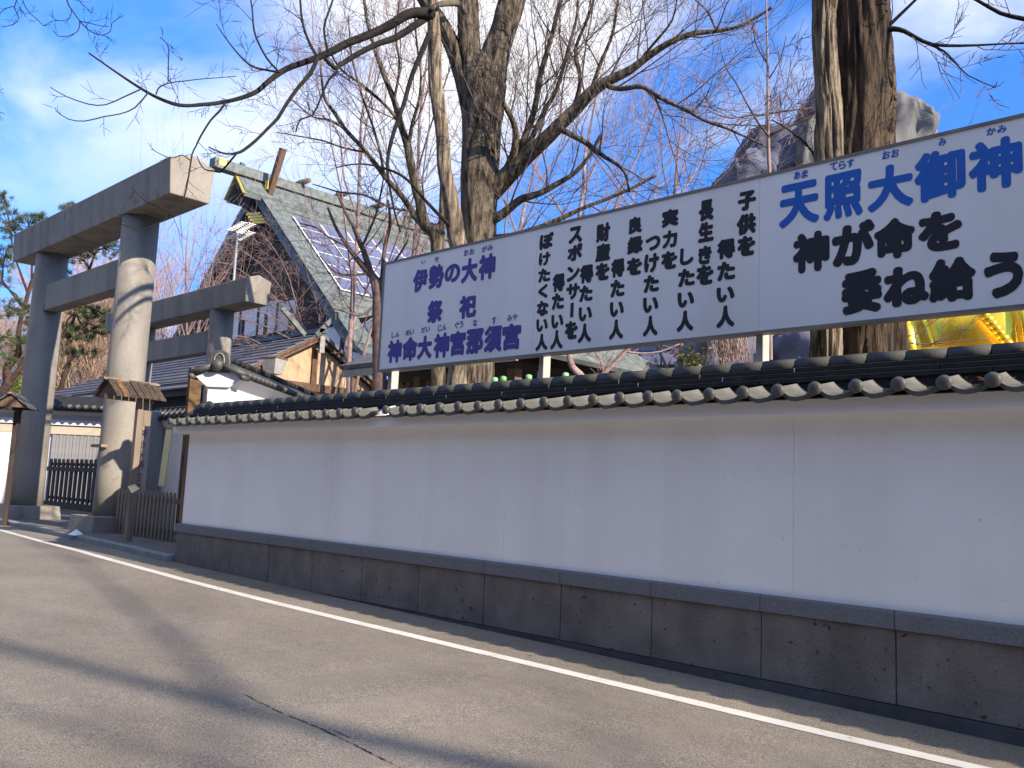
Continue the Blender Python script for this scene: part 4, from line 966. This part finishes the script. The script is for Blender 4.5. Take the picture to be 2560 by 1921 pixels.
# multi-stem trees between billboard and shrine
tree('multi_stem_tree', 'bare multi-stemmed tree left of the big trunk, in front of the shrine roof', 'tree',
     [[(1098, 1150, 36), (1094, 800, 34), (1092, 600, 32), (1062, 561, 28), (1048, 500, 24), (1039, 468, 22), (1025, 400, 20), (1019, 366, 19), (1002, 310, 17), (985, 250, 14), (950, 160, 11), (920, 60, 8), (905, -40, 6)],
      [(1096, 600, 22), (1040, 545, 16), (1031, 529, 15), (1000, 485, 13), (966, 447, 12), (915, 380, 10), (864, 325, 9), (835, 280, 8), (811, 244, 7), (803, 183, 5), (800, 120, 4)],
      [(1104, 1100, 20), (1104, 700, 18), (1105, 560, 16), (1108, 423, 14), (1112, 300, 9)]],
     [[(1019, 366, 12), (1030, 320, 10), (1045, 260, 8), (1050, 180, 6), (1040, 80, 5), (1035, -20, 4)],
      [(1005, 310, 10), (960, 260, 8), (905, 215, 7), (850, 170, 5), (820, 120, 4)],
      [(966, 447, 8), (950, 380, 7), (930, 310, 6), (900, 230, 5), (880, 140, 4), (870, 40, 3)],
      [(985, 250, 8), (1000, 170, 6), (990, 90, 5), (1000, 0, 4)],
      [(864, 325, 6), (830, 300, 5), (780, 290, 4), (730, 250, 3)],
      [(915, 380, 6), (860, 370, 5), (800, 350, 4), (740, 340, 3), (690, 330, 2)],
      [(1031, 529, 7), (980, 520, 6), (920, 490, 5), (850, 480, 4), (780, 460, 3)]],
     20, 19, bark, bark, maplem, dict(CF2, kids=3, kids2=3, rmin=.004), every=.5, ln=1.5, lvl=3, amp=.008, sides=14)
tree('maple_tree', 'dark-stemmed bare maple beside the left edge of the billboard', 'tree',
     [[(950, 1060, 40), (948, 900, 34), (947, 826, 32), (945, 760, 28), (942, 707, 22), (925, 685, 18), (912, 671, 16), (890, 645, 13), (869, 617, 10), (840, 570, 7), (820, 520, 5)],
      [(946, 800, 20), (938, 720, 18), (915, 645, 15), (898, 602, 12), (882, 565, 9), (865, 534, 7), (842, 480, 5)],
      [(948, 790, 14), (955, 700, 11), (962, 620, 9), (975, 560, 7), (970, 500, 5)]],
     [[(905, 620, 7), (930, 560, 6), (950, 500, 5), (960, 440, 3)],
      [(869, 617, 6), (830, 600, 5), (790, 570, 4), (750, 560, 3)],
      [(925, 685, 7), (880, 690, 6), (840, 680, 5), (800, 640, 3)],
      [(945, 760, 8), (900, 790, 6), (860, 780, 5), (820, 770, 3)],
      [(945, 700, 7), (990, 650, 6), (1020, 600, 4)]],
     21, 20.5, twigm, twigm, maplem, dict(CF2, kids=3, kids2=3, rmin=.004), every=.42, ln=1.2, lvl=3, amp=.006, sides=14)
# spreading maple in front of the shrine gable
tree('maple_tree', 'reddish twiggy maple spreading across the dark shrine gable', 'tree',
     [[(800, 1000, 22), (790, 920, 20), (770, 850, 16), (745, 800, 12)]],
     [[(770, 860, 5.0), (740, 800, 4.0), (700, 760, 3.5), (660, 720, 2.5), (600, 690, 2.0), (540, 680, 1.5)],
      [(780, 880, 5.0), (730, 850, 4.0), (670, 820, 3.0), (610, 800, 2.5), (550, 790, 1.5)],
      [(760, 830, 4.5), (740, 760, 4.0), (720, 690, 3.0), (690, 630, 2.5), (650, 580, 2.0)],
      [(745, 800, 4.0), (700, 720, 3.0), (650, 660, 2.5), (590, 620, 2.0), (540, 600, 1.5)],
      [(720, 760, 3.0), (660, 740, 2.5), (600, 730, 2.0), (550, 740, 1.5), (500, 730, 1.2)],
      [(790, 900, 4.0), (800, 820, 3.5), (790, 750, 2.5), (770, 690, 2.0), (760, 640, 1.5)],
      [(700, 720, 3.0), (640, 700, 2.5), (570, 660, 2.0), (510, 660, 1.5)],
      [(770, 850, 3.5), (710, 810, 3.0), (650, 780, 2.5), (590, 770, 2.0), (520, 770, 1.5)],
      [(690, 900, 3.5), (650, 860, 3.0), (600, 840, 2.5), (550, 850, 1.5)]],
     33, 32, maplem, maplem, maplem, dict(CF3, rmin=.0055, kids=3, kids2=3), every=.55, ln=1.2, lvl=3, amp=.004, sides=8)
# right trunk pair
tree('old_tree', 'old dark trunk with deep furrows and a pale split side stem behind the blue lettering', 'tree',
     [[(2180, 1160, 176), (2176, 1000, 166), (2172, 850, 156), (2163, 600, 148), (2152, 400, 140), (2154, 300, 140), (2156, 230, 136), (2152, 100, 124), (2148, 0, 120), (2142, -150, 112), (2135, -400, 100)],
      [(2060, 1160, 70, 9.1), (2063, 1000, 64, 9.1), (2065, 850, 60, 9.1), (2066, 600, 56, 9.1), (2070, 400, 54, 9.15), (2072, 300, 48, 9.2), (2066, 200, 44, 9.2), (2062, 100, 44, 9.2), (2062, 0, 44, 9.2), (2064, -200, 40, 9.2)]],
     [([(2190, 95, 30), (2212, 82, 20), (2235, 76, 14), (2262, 80, 11), (2290, 95, 10), (2330, 112, 9), (2400, 115, 7), (2480, 112, 5), (2560, 110, 4), (2640, 120, 3)], dict(D=9.3, D1=8.6)),
      ([(2215, 75, 11), (2240, 50, 9), (2262, 28, 8), (2290, 0, 7), (2330, -40, 5)], dict(D=9.2)),
      ([(2318, 108, 8), (2360, 130, 5), (2385, 155, 4), (2420, 190, 3), (2490, 220, 2.5)], dict(D=9, D1=8.6, ln=.4)),
      ([(2800, 140, 22), (2680, 90, 18), (2560, 52, 12), (2500, 32, 10), (2440, 0, 8), (2380, -30, 6)], dict(D=8.6, D1=9)),
      ([(2050, 450, 6), (2030, 380, 5), (1980, 330, 4), (1930, 300, 3)], dict(D=9.6, ln=.5)),
      ([(2180, 0, 20), (2230, -80, 16), (2300, -200, 12)], dict(D=9.3))],
     9.4, 9, [bark2, bark3], limbm, twigm, CF1, every=.3, ln=.55, lvl=2, amp=.042, sides=96)
tree('sapling', 'thin straight pale sapling standing between the old trunk and the lettered panels', 'tree',
     [[(1926, 900, 10), (1924, 470, 8), (1922, 400, 8), (1920, 300, 7), (1919, 157, 5), (1916, 20, 3), (1913, -100, 2)]],
     [[(1922, 345, 6), (1895, 310, 5), (1865, 255, 4), (1840, 205, 4), (1815, 170, 3), (1800, 120, 2)],
      [(1922, 340, 6), (1960, 322, 5), (2000, 305, 4), (2040, 290, 3)],
      [(1921, 290, 6), (1880, 288, 5), (1830, 295, 4), (1780, 280, 3), (1740, 255, 2)],
      [(1920, 286, 5), (1965, 278, 4), (2030, 270, 3)],
      [(1919, 200, 4), (1950, 150, 3), (1965, 90, 2)], [(1919, 160, 4), (1890, 110, 3), (1880, 50, 2)]],
     11, 10.8, palem, twigm, twigm, CF1, every=.22, ln=.6, lvl=2, amp=.003, sides=10)
# overhead twigs, upper left
def tz(l, w): return [(x / 2.458, y / 2.458, w * (1 - .5 * i / len(l))) for i, (x, y) in enumerate(l)]
tree('overhanging_tree', 'fine bare twigs hanging into the top left corner of the sky', 'tree',
     [tz([(400, -400), (395, -150), (410, 0), (440, 60), (490, 130)], 4.5)],
     [tz([(490, 130), (490, 165), (470, 200), (420, 222), (360, 225), (330, 190)], 2.6), tz([(490, 130), (530, 170), (560, 195), (630, 218), (680, 190), (690, 140), (760, 95)], 3),
      tz([(490, 130), (560, 145), (620, 160), (670, 165)], 2.4), tz([(440, 60), (430, 110), (380, 130), (330, 115), (320, 60)], 2.2),
      tz([(120, -200), (100, 0), (85, 50), (115, 110), (80, 150), (20, 165)], 3), tz([(140, -60), (140, 10), (180, 80), (230, 120), (270, 160), (320, 130), (370, 130)], 2.6), tz([(85, 40), (40, 50), (0, 80), (-40, 120)], 2.2),
      tz([(-60, 520), (-20, 560), (20, 545)], 2), tz([(-60, 700), (0, 690), (30, 705)], 2), tz([(410, 0), (470, -10), (500, 20), (560, 80), (570, 40)], 2.2)],
     10, 10, limbm, limbm, limbm, dict(CF1, rmin=.0028), every=.16, ln=.22, lvl=1, amp=.0, sides=6)
# generic bare trees standing further back
def bare(label, x, y, zb, h, m, cfg, lvl=4, group=None, r=.16, lean=(0, 0), kids=9, name='bare_tree', spread=(18, 48), lf=.42):
    t = thing(name, label, 'tree', group, (x, y, zb))
    P = []; p = Vector((0, 0, 0)); d = Vector((lean[0], lean[1], 1)).normalized()
    n = 10
    for i in range(n + 1):
        P.append((p.copy(), r * (1 - .8 * i / n))); d = (d + Vector((rnd.gauss(0, .06), rnd.gauss(0, .06), .02))).normalized(); p = p + d * h / n
    MB().tube([a for a, b_ in P], [b_ for a, b_ in P], 9).build('trunk', m, t, True, fix=False)
    tw = MB()
    for k in range(kids):
        f = .22 + .75 * k / kids; i = int(f * n); ax = (P[i+1][0] - P[i][0]).normalized(); a = k * 2.4 + rnd.random()
        pr = Vector((math.cos(a), math.sin(a), 0)); an_ = R(rnd.uniform(*spread)); nd = ax * math.cos(an_) + pr * math.sin(an_)
        grow(tw, P[i][0].copy(), nd, h * lf * (1 - .45 * f) * rnd.uniform(.8, 1.2), P[i][1] * .6, lvl, cfg)
    tag(tw.build('crown', m, t, fix=False), kind='stuff'); return t
BACK = [  # px, D, top px, material
    (1260, 27, -100, palem, 'bare pale tree rising just right of the big trunk'), (1400, 25, -60, palem, 'bare pale tree filling the sky above the wish lettering'),
    (1560, 26, 40, maplem, 'reddish bare tree above the middle of the billboard'), (1010, 29, -50, maplem, 'bare tree in the gap left of the leaning trunk'),
    (880, 31, 20, palem, 'bare tree standing behind the shrine ridge'), (1130, 26, 60, palem, 'pale bare tree partly hidden by the big trunk'), (1720, 26, 230, maplem, 'low reddish bare tree beside the rock mountain')]
for i, (x, D_, top, m_, lb) in enumerate(BACK[:2] + BACK[3:5] + BACK[6:]):
    b_ = at(x, 1000, D_); h_ = at(x, top, D_).z - .3
    bare(lb, b_.x, b_.y, .2, h_, m_, dict(CF2, rmin=.0055, up=.03, kids=3, kids2=3, wob=.13, ang=(26, 55)), 4, 'bare trees behind the billboard', r=.13, kids=7)
for i, (x, D_, top) in enumerate(((505, 44, 560), (430, 46, 600), (395, 48, 660))):
    b_ = at(x, 1000, D_); h_ = at(x, top, D_).z
    bare(['pale bare tree nearest the shrine gable left edge', 'pale bare tree between large torii and shrine', 'pale bare tree just right of the large torii pillar', 'pale bare tree behind the shrine gable'][i], b_.x, b_.y, .2, h_, palem, dict(CF2, rmin=.006, kids=3, kids2=2, up=.03, ang=(28, 55)), 3, 'pale bare trees between torii and shrine', r=.11, kids=8, spread=(18, 42))
for i, (x, D_, top) in enumerate(((150, 58, 850), (185, 60, 870), (215, 56, 830), (245, 60, 790), (275, 62, 760), (230, 66, 700), (100, 64, 850), (40, 62, 900), (5, 60, 880), (330, 60, 830))):
    b_ = at(x, 1050, D_); h_ = at(x, top, D_).z
    bare(['brown bare tree just right of the left torii pillar', 'second brown bare tree right of the left torii pillar', 'brown bare tree midway between the torii pillars', 'brown bare tree left of the right torii pillar', 'brown bare tree behind the right torii pillar', 'taller brown bare tree seen through the torii', 'brown bare tree behind the left torii pillar', 'brown bare tree under the left pine', 'brown bare tree at the left photo edge', 'brown bare tree under the small torii tie beam'][i], b_.x, b_.y, .2, h_, brownm, dict(CF2, rmin=.012, kids=4, kids2=3), 4, 'brown bare trees beyond the torii gates', r=.2, kids=10, spread=(20, 60))
# trees along the road beyond the right edge of the photo: they throw the streaked shadow on the asphalt
rnd.seed(17)
RT = dict(CF1, rmin=.018, wob=.09, kids=2, kids2=3)
bare('tall bare tree standing beside the wall far right of the photo', 27, 10.0, 0, 21, bark, RT, 2, None, r=.3, lean=(-.05, -.22), kids=7, name='roadside_tree', spread=(40, 75), lf=.42)
bare('bare roadside tree across the road far right of the photo', 31, -3.0, 0, 22, bark, RT, 2, None, r=.3, lean=(-.05, .18), kids=6, name='roadside_tree', spread=(35, 70), lf=.42)
rnd.seed(6)
# unseen evergreen wood added behind the camera to block light from the low sky
woodm = mat('sky_blocker_foliage', (.035, .05, .022), .8, .4, 1)
q = MB()
for i in range(13):
    x = -42 + i * 5.6 + rnd.uniform(-1, 1); y = -11 - rnd.uniform(0, 4); h = rnd.uniform(14, 18)
    q.tube([(x, y, -.2), (x + .1, y, h * .5), (x, y + .1, h * .95)], [.3, .2, .04], 8)
    for k in range(1500):
        z = .8 + (h - .8) * rnd.random() ** .9; rr = 3.6 * (1 - (z / h) ** 2.2) * math.sqrt(rnd.random()) * (1 + .3 * noise.noise(Vector((z, x, 0)))); a_ = rnd.random() * 2 * PI
        p = Vector((x + rr * math.cos(a_), y + rr * math.sin(a_), z)); sz = .55
        q.add([p + Vector((rnd.gauss(0, sz), rnd.gauss(0, sz), rnd.gauss(0, sz * .7))) for _ in range(3)], [(0, 1, 2)])
tag(q.build('sky_blocker_wood', woodm, None, fix=False), 'unseen evergreen wood added across the road to block low sky light', 'woods', kind='stuff')
# pines
def tuft(b, p, d, n, ln, w):
    d = d.normalized()
    for k in range(n):
        q = (d * rnd.uniform(.1, 1.1) + Vector((rnd.gauss(0, 1), rnd.gauss(0, 1), rnd.gauss(0, 1) * .7 + .25)) * .75).normalized()
        s_ = q.cross(Vector((rnd.random(), rnd.random(), rnd.random()))).normalized() * w
        o_ = p + Vector((rnd.gauss(0, 1), rnd.gauss(0, 1), rnd.gauss(0, 1))) * .05; L_ = ln * rnd.uniform(.7, 1.2)
        b.add([o_ - s_, o_ + s_, o_ + q * L_], [(0, 1, 2)])
def pine(label, D_, trunks, pads):
    t = thing('pine_tree', label, 'pine', 'pines beyond the torii gates')
    for p in trunks: bark_mesh(px_path(p, D_, wscale=.72), 'trunk', pinebark, t, 14, .02)
    nb_ = MB(); bb_ = MB()
    for (sx0, sy0, x, y, rx, ry_, cnt) in pads:
        c = at(x, y, D_ + rnd.uniform(-1.5, 1.5)); s0_ = at(sx0, sy0, D_); mid = s0_.lerp(c, .5) + Vector((rnd.gauss(0, .2), rnd.gauss(0, .2), rnd.uniform(.0, .3)))
        bb_.tube([s0_, mid, c], [.06, .045, .02], 5)
        sx_m, sy_m = rx / FPX * D_, ry_ / FPX * D_
        for k in range(int(cnt * 1.5)):
            a = rnd.random() * 2 * PI; q = math.sqrt(rnd.random())
            p = c + CR * (math.cos(a) * q * sx_m) + Vector((0, 0, math.sin(a) * q * sy_m)) + CF * rnd.gauss(0, sx_m * .5)
            if rnd.random() < .5: bb_.tube([c.lerp(mid, rnd.random() * .6), p.lerp(c, .4) + Vector((0, 0, .05)), p], [.018, .012, .008], 3, False)
            tuft(nb_, p, (p - c) + Vector((0, 0, .3)), 44, .21, .012)
    bb_.build('branches', pinebark, t, fix=False); tag(nb_.build('needles', needle, t, fix=False), kind='stuff')
pine('tall pine with bent reddish trunk at the left edge of the photo', 40,
     [[(0, 1060, 40), (8, 984, 30), (20, 957, 30), (16, 924, 24), (30, 905, 22), (46, 883, 18), (45, 848, 15), (51, 807, 14), (60, 772, 13), (70, 734, 12), (81, 702, 11), (95, 670, 9), (112, 630, 6)], [(18, 960, 20), (41, 935, 16), (60, 902, 14), (85, 860, 10)]],
     [(70, 734, 20, 560, 40, 40, 30), (80, 702, 70, 560, 40, 24, 22), (60, 772, 10, 640, 34, 34, 26), (95, 670, 120, 600, 40, 34, 20), (60, 772, -10, 700, 34, 40, 20), (50, 810, 20, 770, 36, 24, 20), (50, 810, 90, 790, 30, 30, 24),
      (45, 848, 0, 850, 34, 26, 22), (46, 860, 80, 850, 34, 26, 22), (45, 880, 20, 900, 30, 14, 8), (112, 630, 165, 520, 16, 12, 6), (112, 630, 100, 545, 12, 14, 6), (45, 848, 120, 880, 20, 24, 14), (95, 670, 10, 500, 24, 20, 12)])
pine('pine with drooping dark boughs seen between the large torii pillars', 44,
     [[(140, 1080, 22), (150, 980, 16), (168, 920, 13), (176, 880, 11), (172, 840, 9), (190, 780, 8), (215, 700, 7), (235, 640, 5)]],
     [(215, 700, 200, 640, 36, 26, 34), (235, 640, 265, 620, 44, 26, 38), (200, 760, 180, 760, 40, 26, 36), (200, 760, 245, 790, 44, 22, 40), (190, 780, 220, 830, 44, 22, 36), (190, 780, 165, 830, 30, 24, 26), (235, 640, 225, 520, 16, 26, 16), (235, 640, 180, 520, 14, 12, 8),
      (215, 700, 160, 700, 24, 24, 20), (215, 700, 290, 720, 30, 30, 26), (176, 880, 200, 880, 36, 14, 16), (235, 640, 250, 500, 10, 12, 5), (200, 760, 290, 810, 30, 20, 18)])
yb_ = thing('green_bush', 'yellow-green bush under the pine between notice board and torii', 'bush'); q = MB()
for k in range(1400):
    p = at(48 + rnd.gauss(0, 14), 975 + rnd.gauss(0, 26), 50 + rnd.uniform(-1, 1)); s_ = .07
    q.add([p, p + Vector((rnd.gauss(0, s_), rnd.gauss(0, s_), rnd.gauss(0, s_))), p + Vector((rnd.gauss(0, s_), rnd.gauss(0, s_), rnd.gauss(0, s_)))], [(0, 1, 2)])
tag(q.build('foliage', yleaf, yb_, fix=False), kind='stuff')
# shrub under the billboard, old gnarled plum, drooping twigs
eb = thing('evergreen_shrub', 'small glossy evergreen shrub between the wall ridge and the billboard', 'shrub'); q = MB(); st = MB()
for k in range(26):
    a = at(1735 + rnd.gauss(0, 8), 990, 11.5); b2 = at(1733 + rnd.gauss(0, 22), 890 + rnd.gauss(0, 16), 11.5 + rnd.uniform(-.3, .3)); st.tube([a, a.lerp(b2, .5) + Vector((0, 0, .05)), b2], [.012, .008, .004], 4, False)
    for j in range(22):
        p = a.lerp(b2, rnd.uniform(.4, 1.05)) + Vector((rnd.gauss(0, .05), rnd.gauss(0, .05), rnd.gauss(0, .05))); d_ = Vector((rnd.gauss(0, 1), rnd.gauss(0, 1), rnd.uniform(.0, 1.2))).normalized(); w_ = d_.cross(Vector((rnd.random(), 1, .3))).normalized() * .013
        q.add([p, p + d_ * .028 + w_, p + d_ * .06, p + d_ * .028 - w_], [(0, 1, 2, 3)])
st.build('stems', twigm, eb, fix=False); tag(q.build('foliage', leafm, eb, fix=False), kind='stuff')
tree('gnarled_plum', 'gnarled pale old plum tree under the middle of the billboard', 'tree',
     [[(1490, 1060, 22), (1475, 980, 20), (1460, 950, 18), (1448, 935, 17), (1432, 918, 15), (1424, 895, 14), (1426, 870, 12), (1440, 840, 10)]],
     [[(1475, 975, 14), (1510, 935, 13), (1540, 905, 12), (1560, 880, 10), (1600, 850, 9), (1640, 820, 6)], [(1510, 935, 7), (1500, 900, 5), (1480, 870, 4)], [(1560, 880, 6), (1600, 885, 5), (1650, 880, 4), (1700, 860, 3)]],
     15, 15, palem, palem, palem, CF1, every=.15, ln=.5, lvl=2, amp=.008, sides=12)
wt = thing('weeping_shrub', 'weeping shrub of drooping pinkish bare twigs below the billboard edge', 'shrub'); q = MB()
for k in range(110):
    x = 1765 + rnd.random() * 90; a = at(x + rnd.gauss(0, 20), 800 + rnd.gauss(0, 12), 12.2 + rnd.uniform(-.4, .4)); c = at(x + 18 + rnd.gauss(0, 14), 890 + rnd.uniform(-20, 60), 12.2 + rnd.uniform(-.4, .4))
    q.tube([a, a.lerp(c, .4) + Vector((.03, 0, .06)), c], [.009, .007, .004], 4, False)
q.tube([at(1800, 1000, 12.5), at(1810, 880, 12.5), at(1815, 780, 12.4)], [.06, .05, .03], 8)
tag(q.build('twigs', palem, wt, fix=False), kind='stuff')
tree('bare_shrub', 'thin dark twigs growing in front of the golden statue', 'shrub',
     [[(2200, 1000, 8), (2240, 940, 6)]],
     [[(2235, 860, 4), (2275, 858, 4), (2320, 862, 3), (2400, 852, 2.5), (2470, 846, 2)], [(2235, 850, 3), (2290, 835, 3), (2340, 800, 2.5), (2370, 785, 2)], [(2330, 860, 2.5), (2370, 840, 2), (2400, 825, 2), (2430, 822, 1.5)]],
     10.5, 10.5, twigm, twigm, twigm, dict(CF1, rmin=.003), every=.14, ln=.3, lvl=1, amp=0, sides=6)
